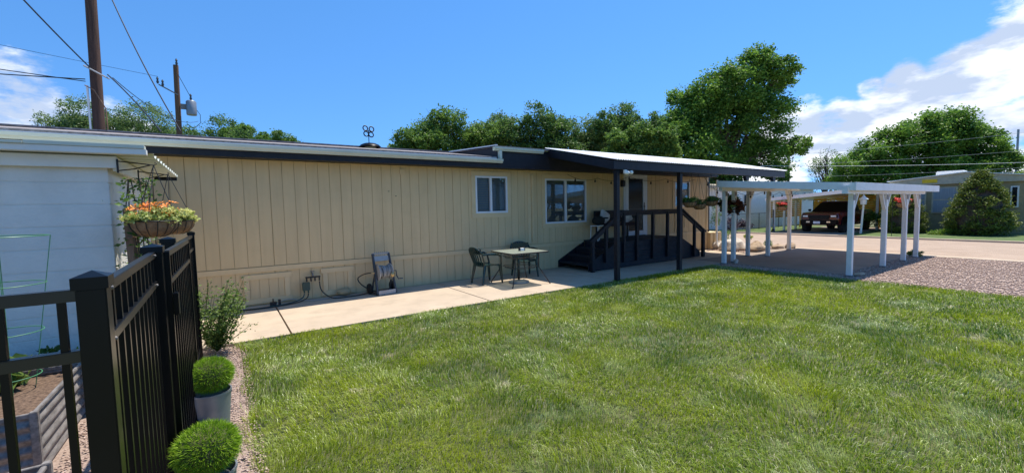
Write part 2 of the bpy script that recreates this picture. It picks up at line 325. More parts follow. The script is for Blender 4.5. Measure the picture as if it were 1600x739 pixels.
def tree(name, label, cat, base, lobes, n, leaf, m, trunk_r=.25, seed=1, group=None, bark='bark', sub=9, subr=.36, limbs=None):
    base = Vector(base); t = thing(name, label, cat, base, group)
    P, tone = blob_points([(base.x + l[0], base.y + l[1], base.z + l[2], *l[3:]) for l in lobes], n, seed, sub, subr)
    P = P[P[:, 2] > .1]; tone = tone[:len(P)]
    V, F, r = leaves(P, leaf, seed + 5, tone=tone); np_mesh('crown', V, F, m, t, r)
    rg = random.Random(seed); mb = MB(); top = max(l[2] for l in lobes)
    h = top * .6; mb.tube([base + Vector((rg.uniform(-.1, .1) * i * .4, rg.uniform(-.1, .1) * i * .4, h * i / 4 - (.1 if i == 0 else 0))) for i in range(5)], [trunk_r * (1.15 - .17 * i) for i in range(5)], 9)
    tr = mb.build('trunk', M[bark], t)
    lb = MB()
    for l in lobes:
        s0 = base + Vector((0, 0, h * rg.uniform(.35, .9))); e = base + Vector(l[:3]); mid = s0.lerp(e, .5) + Vector((rg.uniform(-.3, .3), rg.uniform(-.3, .3), rg.uniform(0, .4)))
        lb.tube([s0, mid, e], [trunk_r * .45, trunk_r * .3, trunk_r * .08], 6)
        for _ in range(3):
            e2 = e + Vector((rg.uniform(-.8, .8) * l[3], rg.uniform(-.8, .8) * l[4], rg.uniform(-.3, .9) * l[5])); lb.tube([mid.lerp(e, .6), e2], [trunk_r * .15, trunk_r * .03], 5)
    lb.build('limbs', M[bark], t)
    return t

# ================================================================== THE SETTING
def sheet(name, poly, z, m, thick=None):
    mb = MB()
    if thick: mb.prism(poly, 'z', z - thick, z)
    else: mb.add([(x, y, z) for x, y in poly], [tuple(range(len(poly)))])
    return structure(mb.build(name, m, None, smooth=False))
sheet('ground', [(-400, -400), (600, -400), (600, 600), (-400, 600)], -.06, M['earth'])
sheet('road', [(17.35, -80), (23.7, -80), (23.7, 120), (17.35, 120)], -.012, M['road'])
sheet('road_apron', [(16.95, -80), (17.35, -80), (17.35, 120), (16.95, 120)], -.008, M['concrete'], .05)
sheet('far_kerb', [(23.7, -80), (23.95, -80), (23.95, 120), (23.7, 120)], .05, M['concrete'], .12)
sheet('far_verge', [(23.95, -80), (33, -80), (33, 120), (23.95, 120)], .02, M['fargrass'], .08)
sheet('far_driveway', [(23.96, 8.0), (32, 8.0), (32, 11.2), (23.96, 11.2)], .032, M['pad'], .01)
sheet('gravel_bed', [(10.9, -6), (16.95, -6), (16.95, 3.72), (11.55, 3.72), (11.55, 6.42), (10.9, 6.42)], -.025, M['gravelbase'], .03)
sheet('corner_bed', [(11.6, 7.3), (16.95, 7.3), (16.95, 16), (11.6, 16)], -.022, M['gravelbase'], .03)
sheet('carport_pad', [(11.55, 3.72), (16.95, 3.72), (16.95, 7.3), (11.55, 7.3)], -.008, M['pad'], .05)
# concrete path in slabs with a tooled joint
xs = [-3.0, .70, 3.9, 7.1, 10.3, 11.545]
for i in range(len(xs) - 1):
    sheet('path', [(xs[i] + .012, 6.45), (xs[i + 1] - .012, 6.45), (xs[i + 1] - .012, 8.83), (xs[i] + .012, 8.83)], 0, M['concrete'], .07)
sheet('path', [(11.56, 7.305), (14.3, 7.305), (14.3, 8.83), (11.56, 8.83)], -.003, M['concrete'], .05)
sheet('path_joint', [(-3, 6.46), (11.5, 6.46), (11.5, 8.82), (-3, 8.82)], -.045, M['dark'])
sheet('fence_gravel', [(-3, .2), (.12, .2), (.12, 6.44), (-3, 6.44)], -.035, M['gravelbase'], .02)
sheet('lawn_soil', [(.10, -8), (10.92, -8), (10.92, 6.44), (.10, 6.44)], -.03, M['lawnbase'], .02)

# ---- lawn: individual blades, denser near the viewer
def vnoise(x, y, s, seed):
    rg = np.random.default_rng(seed); G = rg.uniform(0, 1, (64, 64)); x = x / s; y = y / s
    xi = np.floor(x).astype(int); yi = np.floor(y).astype(int); fx = x - xi; fy = y - yi; fx = fx * fx * (3 - 2 * fx); fy = fy * fy * (3 - 2 * fy)
    g = lambda a, b: G[a % 64, b % 64]
    return (g(xi, yi) * (1 - fx) + g(xi + 1, yi) * fx) * (1 - fy) + (g(xi, yi + 1) * (1 - fx) + g(xi + 1, yi + 1) * fx) * fy
def lawn():
    Xs, Ys, Ws = [], [], []
    for x0 in np.arange(-.1, 11.1, .5):
        for y0 in np.arange(-2.5, 6.5, .5):
            r = math.hypot(x0 + .25, y0 + .25)
            if r < 1.0: continue
            d = 7600 if r < 3.4 else 5000 if r < 5 else 3200 if r < 7.5 else 2200
            if y0 < -.5: d *= .25
            w = .0036 if r < 3.4 else .0048 if r < 5 else .0062 if r < 7.5 else .0085
            k = int(d * .25); Xs.append(RNG.uniform(x0, x0 + .5, k)); Ys.append(RNG.uniform(y0, y0 + .5, k)); Ws.append(np.full(k, w))
    x = np.concatenate(Xs); y = np.concatenate(Ys); w = np.concatenate(Ws)
    thin = vnoise(x, y, .37, 3) * .6 + vnoise(x, y, .13, 4) * .4
    left = .10 + .10 * (vnoise(x * 0, y, .3, 8) - .5) + .05 * RNG.normal(size=len(x)) * .6
    keep = (x > left) & (x < 10.95 + .03 * RNG.normal(size=len(x))) & (y < 6.46 + .02 * RNG.normal(size=len(x)) + .03 * (vnoise(x, y * 0, .25, 9) - .4)) & (RNG.uniform(0, 1, len(x)) < .35 + thin * 1.1)
    x, y, w, thin = x[keep], y[keep], w[keep], thin[keep]; n = len(x)
    h = (.016 + .026 * vnoise(x, y, .45, 5) + .014 * vnoise(x, y, .11, 12)) * RNG.uniform(.55, 1.35, n)
    ang = 2 * PI * vnoise(x, y, .9, 6) * 1.6 + RNG.normal(0, .9, n); lean = (.45 + 1.3 * vnoise(x, y, .45, 7)) * RNG.uniform(.4, 1.5, n)
    dx, dy = np.cos(ang) * lean * h, np.sin(ang) * lean * h
    fa = RNG.uniform(0, PI, n); wx, wy = np.cos(fa) * w / 2, np.sin(fa) * w / 2; z0 = np.full(n, -.034)
    B = np.stack([x, y, z0], 1); Wv = np.stack([wx, wy, 0 * wx], 1)
    Mi = B + np.stack([dx * .35, dy * .35, h * .6 + .02], 1); T = B + np.stack([dx, dy, np.maximum(h * (1.05 - .25 * lean), h * .4) + .02], 1)
    V = np.stack([B - Wv, B + Wv, Mi + Wv * .85, Mi - Wv * .85, T], 1).reshape(-1, 3); I = np.arange(n)[:, None] * 5
    F = [I + np.array([[0, 1, 2, 3]]), I + np.array([[3, 2, 4]])]
    r = np.clip(RNG.uniform(0, 1, n) ** 1.1, 0, 1)
    o = np_mesh('lawn_grass', V, F, M['grass'], None, np.repeat(r, 5)); tag(o, kind='stuff'); return n
lawn()
# ---- gravel stones
def stones(name, regions, m, zc):
    Vs, Fs = [], []; O = np.array([(1, 0, 0), (0, 1, 0), (-1, 0, 0), (0, -1, 0), (0, 0, 1), (0, 0, -1)], float); FF = np.array([(0, 1, 4), (1, 2, 4), (2, 3, 4), (3, 0, 4), (1, 0, 5), (2, 1, 5), (3, 2, 5), (0, 3, 5)]); c = 0
    for (x0, x1, y0, y1, n, s0, s1) in regions:
        C = np.stack([RNG.uniform(x0, x1, n), RNG.uniform(y0, y1, n), np.full(n, zc)], 1); s = RNG.uniform(s0, s1, n)
        D = O[None] * (s[:, None, None] * RNG.uniform(.55, 1.15, (n, 6, 3))); D[:, :, 2] *= .65; a = RNG.uniform(0, 6.28, n); ca, sa = np.cos(a), np.sin(a)
        X = D[:, :, 0] * ca[:, None] - D[:, :, 1] * sa[:, None]; Y = D[:, :, 0] * sa[:, None] + D[:, :, 1] * ca[:, None]; D[:, :, 0] = X; D[:, :, 1] = Y
        Vs.append((C[:, None] + D).reshape(-1, 3)); Fs.append((FF[None] + (np.arange(n) * 6)[:, None, None] + c).reshape(-1, 3)); c += 6 * n
    o = np_mesh(name, np.concatenate(Vs), [np.concatenate(Fs)], m); tag(o, kind='stuff'); return o
stones('gravel', [(10.95, 16.9, -3, 3.7, 15000, .012, .034), (10.93, 11.5, 3.7, 6.4, 1800, .01, .03), (14.4, 16.9, 7.35, 10, 2500, .015, .035), (-.25, .16, 2.0, 6.4, 3500, .006, .014), (-1.03, -.3, 1.0, 6.4, 5500, .006, .016)], M['stone'], -.015)

# ================================================================== MOBILE HOME
HY = 8.85; HX0, HX1 = -9.0, 14.7
home = thing('mobile_home', 'long tan mobile home with vertical board siding and navy fascia beside the lawn', 'house', (0, HY, 0))
wins = [(4.99, 5.90, 1.54, 2.43), (7.10, 8.60, 1.21, 2.41), (12.72, 13.57, 1.57, 2.42)]
door = (10.22, 11.20, .70, 2.62)
def siding(x0, x1, z0, z1, y, holes, name, mt, parent, pitch=.203):
    mb = MB(); x = x0; rg = random.Random(3)
    while x < x1 - .01:
        e = min(x + pitch, x1); sm_ = .004 if round((x - x0) / pitch) % 6 == 0 else .0; a, b = x + .0035 + sm_, e - .0030
        segs = [(a, b)]; cuts = []
        for (h0, h1, hz0, hz1) in holes:
            if a < h1 and b > h0: cuts.append((h0, h1, hz0, hz1))
        if not cuts: mb.box(a, b, y, y + .012, z0, z1)
        for (h0, h1, hz0, hz1) in cuts:
            if a < h0: mb.box(a, h0, y, y + .012, z0, z1)
            if b > h1: mb.box(h1, b, y, y + .012, z0, z1)
            i0, i1 = max(a, h0), min(b, h1)
            if hz0 > z0 + .01: mb.box(i0, i1, y, y + .012, z0, hz0)
            if hz1 < z1 - .01: mb.box(i0, i1, y, y + .012, hz1, z1)
        x = e
    o = mb.build(name, M[mt], parent, smooth=False)
    return o
holes = wins + [door]
siding(HX0, HX1, .70, 2.60, HY, holes, 'wall', 'tan', home)
def back_sheet(y, y1, z0, z1, holes, name, mt):   # dark board backing with real openings
    mb = MB(); xs_ = sorted(set([HX0, HX1] + [h[0] for h in holes] + [h[1] for h in holes]))
    for a, b in zip(xs_[:-1], xs_[1:]):
        hs_ = [h for h in holes if h[0] <= a and h[1] >= b]
        if not hs_: mb.box(a, b, y, y1, z0, z1)
        else:
            h = hs_[0]
            if h[2] > z0: mb.box(a, b, y, y1, z0, h[2])
            if h[3] < z1: mb.box(a, b, y, y1, h[3], z1)
    return mb.build(name, M[mt], home, smooth=False)
back_sheet(HY + .0125, HY + .10, .62, 2.62, holes, 'wall_backing', 'groove')
siding(HX0, 8.48, .0, .60, HY + .004, [], 'skirting', 'tan', home)
siding(11.4, HX1, .0, .60, HY + .004, [], 'skirting', 'tan', home)
MB().box(HX0, HX1, HY + .018, HY + .06, -.05, .60).build('skirting_backing', M['groove'], home, smooth=False)
MB().box(HX0, 8.48, HY - .018, HY + .0035, .60, .69).box(11.36, HX1, HY - .018, HY + .0035, .60, .69).build('trim_band', M['tantrim'], home, bevel=.003)
MB().box(HX0, HX1, 13.1, 13.2, 0, 2.6).build('back_wall', M['tan'], home)
MB().box(HX1 - .1, HX1, HY + .101, 13.099, 0, 2.75).build('end_wall', M['tan'], home)
MB().box(HX0, HX0 + .1, HY + .101, 13.099, 0, 2.75).build('end_wall', M['tan'], home)
MB().box(HX0 + .1, HX1 - .1, HY + .101, 13.099, .6, .68).build('floor', M['room'], home)
# corner boards
MB().box(HX1 - .09, HX1 + .02, HY - .02, HY - .001, .70, 2.6).build('corner_board', M['tantrim'], home)
MB().box(HX1 + .021, HX1 + .10, HY - .02, HY + .08, .62, 2.62).build('corner_post', M['navy'], home, bevel=.004)
# fascia / soffit / gutters
EY = 8.47
MB().box(HX0 - .3, 5.40, EY, EY + .03, 2.597, 2.80).build('fascia', M['navy'], home, bevel=.003)
MB().box(HX0 - .3, HX1, EY + .031, HY + .10, 2.602, 2.63).build('soffit', M['navy'], home)
MB().box(5.401, 6.95, EY, EY + .03, 2.594, 3.04).build('raised_fascia', M['navy'], home, bevel=.003)
MB().box(6.951, HX1, EY, EY + .03, 2.594, 3.08).build('raised_fascia', M['navy'], home)
def gutter(x0, x1, z, name='gutter'):
    prof = [(EY - .002, z + .09), (EY - .002, z), (EY - .065, z), (EY - .075, z + .025), (EY - .095, z + .045), (EY - .10, z + .09), (EY - .094, z + .09), (EY - .09, z + .05), (EY - .068, z + .03), (EY - .06, z + .008), (EY - .01, z + .008), (EY - .01, z + .09)]
    return MB().prism(prof, 'x', x0, x1).build(name, M['gutter'], home, smooth=False)
gutter(HX0 - .3, 5.50, 2.705); gutter(5.27, 6.72, 2.985)
MB().box(5.40, 5.48, EY - .085, EY - .003, 2.80, 2.984).build('downspout', M['gutter'], home, bevel=.008)
MB().box(-2.08, -2.0, EY - .05, EY - .005, 2.65, 2.704).build('gutter_outlet', M['gutter'], home)
# main roof (shingle), low gable along x
def slope(x0, x1, y0, z0, y1, z1, th, name, mt, parent):
    mb = MB(); mb.prism([(y0, z0), (y1, z1), (y1, z1 - th), (y0, z0 - th)], 'x', x0, x1); return mb.build(name, M[mt], parent, smooth=False)
slope(HX0 - .35, 5.335, EY - .06, 2.845, 11.0, 3.24, .04, 'roof', 'shingle', home)
slope(5.425, HX1 + .1, EY + .06, 2.86, 11.0, 3.24, .03, 'roof', 'shingle', home)
MB().box(HX0 - .35, 5.335, EY - .066, EY - .0605, 2.797, 2.812).build('drip_edge', M['whitemetal'], home)
slope(HX0 - .35, HX1 + .1, 13.5, 2.862, 11.0, 3.24, .03, 'roof', 'shingle', home)
MB().bar((HX0 - .35, 11.0, 3.25), (HX1 + .1, 11.0, 3.25), .22, .03).build('ridge_cap', M['shingle'], home)
# raised roof piece with navy cheek
slope(5.34, 6.95, EY - .06, 3.10, 11.3, 3.265, .03, 'raised_roof', 'shingle', home)
MB().prism([(EY, 2.85), (EY, 3.065), (11.0, 3.23), (10.9, 3.22)], 'x', 5.38, 5.41).build('roof_cheek', M['navy'], home, smooth=False)
MB().bar((5.355, EY - .06, 3.10), (5.355, 11.2, 3.265), .03, .05).build('rake_edge', M['whitemetal'], home)
# windows
def window(i, h, blind):
    x0, x1, z0, z1 = h; w = .045
    fr = MB()
    for a, b, c, d in ((x0, x1, z1 - w, z1), (x0, x1, z0, z0 + w), (x0, x0 + w, z0 + w, z1 - w), (x1 - w, x1, z0 + w, z1 - w)): fr.box(a, b, HY - .022, HY + .05, c, d)
    xm = (x0 + x1) / 2 - .02
    fr.box(xm - .03, xm + .03, HY - .014, HY + .045, z0 + w, z1 - w)
    wd = fr.build('window', M['doorwhite'], home, bevel=.003)
    for a, b in ((x0 + w, xm - .03), (xm + .03, x1 - w)):
        yy = HY + (.012 if a > xm else .028)
        MB().box(a, b, yy, yy + .004, z0 + w, z1 - w).build('pane', M['glass'], wd)
    bl = MB(); z = z0 + w + .01
    while z < z1 - w: bl.bar((x0 + w, HY + .085, z), (x1 - w, HY + .085, z), .003, .026, up=(0, -.25, .97)); z += .042
    bl.build('blind', M[blind], wd, smooth=False)
    T = .11; y0_, y1_ = HY - .016, HY - .0005
    tr = MB()
    tr.box(x0 - T, x1 + T, y0_, y1_, z1 + .001, min(z1 + T, 2.57)); tr.box(x0 - T, x1 + T, y0_, y1_, z0 - T, z0 - .001); tr.box(x0 - T, x0 - .001, y0_, y1_, z0, z1); tr.box(x1 + .001, x1 + T, y0_, y1_, z0, z1)
    tr.build('window_trim', M['tantrim'], home, bevel=.003)
for i, h in enumerate(wins): window(i, h, ('blind', 'blind', 'blind')[i])
MB().box(5.62, 5.84, HY + .13, HY + .135, 1.60, 2.36).build('curtain', M['blindgreen'], home)
# storm door
x0, x1, z0, z1 = door
fr = MB()
for a, b, c, d in ((x0 + .02, x1 - .02, z1 - .14, z1 - .04), (x0 + .02, x1 - .02, z0 + .02, z0 + .16), (x0 + .02, x0 + .15, z0 + .16, z1 - .14), (x1 - .15, x1 - .02, z0 + .16, z1 - .14)): fr.box(a, b, HY - .035, HY + .01, c, d)
dr = fr.build('door', M['doorwhite'], home, bevel=.004)
MB().box(x0 + .151, x1 - .151, HY - .012, HY - .006, z0 + .161, z1 - .141).build('door_glass', M['dglass'], dr)
MB().box(x0 + .151, x1 - .151, HY - .016, HY - .013, 1.52, 1.54).build('door_rail', M['pldark'], dr)
MB().box(x1 - .115, x1 - .085, HY - .05, HY - .036, 1.50, 1.74).box(x1 - .16, x1 - .09, HY - .075, HY - .051, 1.60, 1.625).build('door_handle', M['black'], dr, bevel=.004)
MB().box(x0 - .06, x0 + .015, HY - .03, HY - .001, z0, z1 + .05).box(x1 - .015, x1 + .06, HY - .03, HY - .001, z0, z1 + .05).box(x0 + .0155, x1 - .0155, HY - .03, HY - .001, z1 - .035, z1 + .05).build('door_frame', M['doorwhite'], home, bevel=.003)
MB().box(10.02, 10.16, HY - .10, HY - .001, 2.22, 2.42).build('porch_lantern', M['wire'], home, bevel=.02)
# skirting access hatches
def hatch(x0, x1, z0, z1):
    mb = MB(); t = .09; y0_, y1_ = HY - .022, HY + .0035
    mb.box(x0 - .03, x1 + .03, y0_ - .004, y1_, z1 - t, z1); mb.box(x0, x0 + t, y0_, y1_, z0 + t, z1 - t - .001); mb.box(x1 - t, x1, y0_, y1_, z0 + t, z1 - t - .001); mb.box(x0 - .03, x1 + .03, y0_ - .003, y1_, z0, z0 + t - .001)
    o = mb.build('access_hatch', M['tantrim'], home, bevel=.003)
    siding(x0 + t, x1 - t, z0 + t, z1 - t, HY - .008, [], 'hatch_panel', 'tan', o, .15)
hatch(.25, .98, .03, .56); hatch(1.55, 2.10, .03, .56); hatch(12.75, 13.35, .75, 1.35)
MB().box(3.16, 3.28, HY - .02, HY - .001, 2.42, 2.53).build('wall_vent', M['tantrim'], home, bevel=.004)
MB().box(6.63, 6.70, HY - .05, HY - .001, .78, 2.50).build('conduit_cover', M['tantrim'], home, bevel=.01)
MB().box(6.52, 6.625, HY - .014, HY - .001, .72, 2.55).build('cover_strip', M['tantrim'], home, bevel=.003)
for (a, b) in ((2.9, 2.05), (3.05, 1.95)): MB().box(a, a + .03, HY - .008, HY - .001, b, b + .012).build('wall_screw', M['dark'], home)
# right-hand skirt box + downspout
MB().box(HX1 + .001, 15.42, 8.72, 11, 0, .60).build('utility_box', M['tantrim'], home, bevel=.004)
MB().box(14.9, 15.0, 8.70, 8.715, .03, .57).box(15.2, 15.26, 8.70, 8.715, .03, .57).build('box_batten', M['tan'], home)
MB().tube([(14.93, 8.62, 2.50), (14.93, 8.62, .16), (14.96, 8.56, .07), (15.02, 8.44, .045)], .038, 10).build('downspout', M['white'], home)
# roof vent dome + ring spinner
MB().lathe([(.15, -.10), (.15, .06)], (3.12, 10.75, 3.17), 20).build('roof_vent', M['brass'], home)
MB().lathe([(.26, .055), (.262, .07), (.22, .115), (.14, .15), (.05, .165), (.01, .167)], (3.12, 10.75, 3.165), 28).build('vent_cap', M['truckblk'], home)
sp = MB().tube([(3.10, 10.75, 3.31), (3.10, 10.75, 3.64)], .010, 6)
for i, (a, b) in enumerate(((-.075, .06), (-.06, -.075), (.075, .05), (.06, -.085))):
    cx, cz = 3.10 + a, 3.62 + b
    sp.tube([(cx + .056 * math.cos(t), 10.75 + .02 * math.sin(t), cz + .062 * math.sin(t)) for t in [2 * PI * k / 16 for k in range(16)]], .014, 6, closed=True)
sp.bar((3.02, 10.75, 3.62), (3.18, 10.75, 3.61), .012, .012)
tag(sp.build('roof_spinner', M['navy'], None, (3.1, 10.75, 3.31)), 'small black four-ring spinner standing on the domed roof vent', 'ornament')

# ================================================================== PORCH
porch = thing('porch', 'navy painted porch with two posts, stairs and white corrugated metal roof', 'porch', (9.9, 7.6, 0))
def corr(x0, x1, y0, z0, y1, z1, amp, wave, name, m, parent, along='y', n=8, th=.003):
    """corrugations run from (y0,z0) up to (y1,z1), profile repeats along x"""
    k = int((x1 - x0) / wave * n); V = []; F = []
    for i in range(k + 1):
        x = x0 + (x1 - x0) * i / k; d = amp * math.sin(2 * PI * (x - x0) / wave)
        for (y, z) in ((y0, z0), (y1, z1)): V += [(x, y, z + d), (x, y, z + d - th)]
    for i in range(k):
        a = 4 * i; b = a + 4
        F += [(a, b, b + 2, a + 2), (a + 1, a + 3, b + 3, b + 1), (a, a + 1, b + 1, b), (a + 2, b + 2, b + 3, a + 3)]
    mb = MB(); mb.add(V, F); return mb.build(name, m, parent)
PF = 6.28   # front fascia plane
corr(6.92, 14.72, PF - .05, 2.635, EY + .12, 3.16, .012, .076, 'metal_roof', M['whitemetal'], porch)
MB().box(6.92, 14.72, PF, PF + .04, 2.43, 2.61).build('front_fascia', M['navy'], porch, bevel=.003)
MB().prism([(PF + .0405, 2.43), (PF + .0405, 2.61), (EY - .001, 3.11), (EY - .001, 2.92)], 'x', 6.92, 6.96).build('rake_board', M['navy'], porch, smooth=False)
MB().prism([(PF + .0405, 2.43), (PF + .0405, 2.61), (EY - .001, 3.11), (EY - .001, 2.92)], 'x', 14.66, 14.70).build('rake_board', M['navy'], porch, smooth=False)
for x in np.arange(7.6, 14.5, .81): MB().prism([(PF + .041, 2.47), (PF + .041, 2.60), (EY - .002, 3.08), (EY - .002, 2.95)], 'x', x, x + .04).build('rafter', M['navy'], porch, smooth=False)
MB().box(6.961, 14.65, PF + .10, PF + .19, 2.44, 2.53).build('beam', M['navy'], porch, bevel=.003)
for px, py in ((7.17, 6.43), (9.45, 6.43)):
    MB().box(px - .05, px + .05, py - .05, py + .05, 0, 2.439).build('post', M['navy'], porch, bevel=.005)
    MB().box(px - .11, px + .11, py - .04, py + .04, 2.33, 2.4385).build('post_cap', M['navy'], porch) if False else None
for x in (12.6, 14.2): MB().prism([(x - .11, 2.425), (x + .11, 2.425), (x + .06, 2.30), (x - .06, 2.30)], 'y', PF + .08, PF + .17).build('corbel', M['navy'], porch, smooth=False)
DX0, DX1, DY0, DZ = 8.5, 11.35, 7.66, .70
dk = MB()
for k in range(9):
    y = DY0 - .02 + k * .135; dk.box(DX0 - .02, DX1 + .02, y, y + .128, DZ - .035, DZ)
dk.build('deck_floor', M['navydeck'], porch, bevel=.003)
sk = MB(); sk.box(DX0, DX1, DY0 + .02, DY0 + .035, .02, DZ - .037)
for k in range(5): sk.box(DX0, DX1, DY0, DY0 + .019, .02 + k * .13, .02 + k * .13 + .124)
sk.build('deck_skirt', M['navydeck'], porch, bevel=.002)
MB().box(DX0, DX0 + .02, DY0 + .036, HY - .03, .02, .66).box(DX1 - .02, DX1, DY0 + .036, HY - .03, .02, .66).build('deck_side', M['navydeck'], porch)
def stairs(x_top, sgn):
    for k, z in enumerate((.525, .35, .175)):
        a = x_top + sgn * (.30 * k + .015); b = x_top + sgn * (.30 * (k + 1) + .03)
        MB().box(min(a, b), max(a, b), DY0 + .045, HY - .03, z - .038, z).build('tread', M['navydeck'], porch, bevel=.004)
        if k < 2: MB().box(min(b, b - sgn * .02), max(b, b - sgn * .02), DY0 + .05, HY - .035, z - .175, z - .039).build('riser', M['navy'], porch)
    e = x_top + sgn * .95
    for y in (DY0 + .005, HY - .029):
        MB().prism([(x_top + sgn * .001, .02), (x_top + sgn * .001, .66), (e, .20), (e, .02)], 'y', y, y + .038).build('stringer', M['navy'], porch, smooth=False)
stairs(DX0 - .022, -1); stairs(DX1 + .022, 1)
RY = DY0 - .045
def rpost(x, z0, z1, w=.075): MB().box(x - w / 2, x + w / 2, RY - w / 2, RY + w / 2, z0, z1).build('rail_post', M['navy'], porch, bevel=.004)
rpost(7.60, 0, .80, .09); rpost(8.08, .2, 1.16); rpost(8.76, .16, 1.46); rpost(9.28, .16, 1.46); rpost(9.96, .16, 1.46); rpost(10.62, .16, 1.46); rpost(11.27, .16, 1.46); rpost(11.95, .05, 1.14); rpost(12.42, 0, .82, .09)
MB().bar((8.60, RY, 1.50), (11.32, RY, 1.50), .12, .045).bar((8.60, RY, 1.43), (11.32, RY, 1.43), .04, .09).build('top_rail', M['navy'], porch, bevel=.003)
MB().bar((7.50, RY, .77), (8.62, RY, 1.50), .10, .045).bar((7.55, RY, .73), (8.62, RY, 1.43), .04, .09).build('stair_rail', M['navy'], porch, bevel=.003)
MB().bar((11.3, RY, 1.50), (12.52, RY, .79), .10, .045).bar((11.3, RY, 1.43), (12.46, RY, .75), .04, .09).build('stair_rail', M['navy'], porch, bevel=.003)
# ---- porch furniture
bn = thing('bench', 'dark bench with a burgundy seat pad on the porch below the large window', 'bench', (9.45, 8.45, DZ))
MB().box(8.75, 10.15, 8.22, 8.66, 1.08, 1.16).build('seat', M['bench'], bn, bevel=.02)
MB().box(8.75, 10.15, 8.67, 8.72, 1.17, 1.52).build('backrest', M['wire'], bn, bevel=.01)
for a in (8.78, 10.08):
    for b in (8.24, 8.64): MB().box(a, a + .05, b - .02, b + .03, DZ, 1.08).build('leg', M['wire'], bn)
    MB().box(a, a + .05, 8.22, 8.66, 1.30, 1.34).build('armrest', M['wire'], bn)
def pillow(x, rot, label):
    mb = MB().ball((x, 8.52, 1.34), .2, 16, 10, (1, .36, .95)); mb.v = [Vector((v.x, v.y, v.z)) for v in mb.v]
    R_ = Matrix.Rotation(rot, 3, 'Y') @ Matrix.Rotation(-.25, 3, 'X'); c = Vector((x, 8.52, 1.34))
    for i, v in enumerate(mb.v):
        d = v - c; s_ = max(abs(d.x), abs(d.z)) / (math.hypot(d.x, d.z) + 1e-6); d = Vector((d.x / max(s_, .7) * .95, d.y, d.z / max(s_, .7) * .95)); mb.v[i] = R_ @ d + c
    tag(mb.build('pillow', M['pillow'], None, c), label, 'cushion', 'pillows on the porch bench')
pillow(9.0, .5, 'pale patterned pillow tipped against the left end of the porch bench'); pillow(9.92, -.35, 'pale patterned pillow near the storm door end of the porch bench')
st = thing('stool', 'white thin-legged metal stool at the top of the left porch stairs', 'stool', (8.45, 8.3, DZ))
for a, b in ((-.16, -.13), (.16, -.13), (-.16, .13), (.16, .13)): MB().tube([(8.58 + a * 1.1, 8.35 + b * 1.1, DZ), (8.58 + a, 8.35 + b, 1.10)], .011, 6).build('leg', M['white'], st)
MB().box(8.40, 8.76, 8.20, 8.50, 1.10, 1.125).build('seat', M['white'], st, bevel=.008)
tag(MB().ball((8.58, 8.35, 1.255), .18, 16, 10, (1.05, .9, .72), .04, 3).build('round_cushion', M['cushion'], None, (8.58, 8.35, 1.13)), 'dark rounded fuzzy cushion resting on the white stool', 'cushion')
# string lights and light fixture on the porch
cm = thing('flood_light', 'small white security light fixed at the top of the left porch post', 'light', (7.28, 6.3, 2.37))
MB().ball((7.31, 6.26, 2.36), .06, 12, 8, (1, 1, .8)).build('lamp_head', M['white'], cm); MB().ball((7.45, 6.26, 2.37), .045, 12, 8).build('lamp_head', M['white'], cm); MB().box(7.21, 7.29, 6.235, 6.2799, 2.34, 2.42).build('base', M['white'], cm, bevel=.006)
def sag(a, b, d, n=12): a, b = Vector(a), Vector(b); return [a.lerp(b, i / n) - Vector((0, 0, d * 4 * (i / n) * (1 - i / n))) for i in range(n + 1)]
def string_light(pts, label, nb):
    t = thing('string_light', label, 'string light', pts[0], 'strings of bulbs hung under the roofs'); mb = MB(); path = []
    for a, b in zip(pts[:-1], pts[1:]): path += sag(a, b, .10)
    mb.tube(path, .005, 5); mb.build('cord', M['wire'], t)
    for k in range(nb):
        p = path[int((k + .5) / nb * len(path))]; MB().lathe([(.008, 0), (.012, -.03), (.026, -.06), (.02, -.085), (.004, -.095)], p, 8).build('bulb', M['wire'], t)
string_light([(7.5, 8.4, 2.5), (8.6, 8.4, 2.42), (9.9, 8.4, 2.5), (11.6, 8.4, 2.46), (13.2, 8.4, 2.48)], 'dark cord with small bulbs draped along the porch wall above the window and door', 7)
string_light([(10.6, 6.5, 2.40), (11.4, 6.5, 2.0), (12.6, 6.7, 1.98), (13.9, 6.5, 2.0), (15.3, 6.7, 1.98), (16.6, 6.7, 2.0)], 'dark cord with hanging bulbs running from the porch under the back of the white carport', 9)
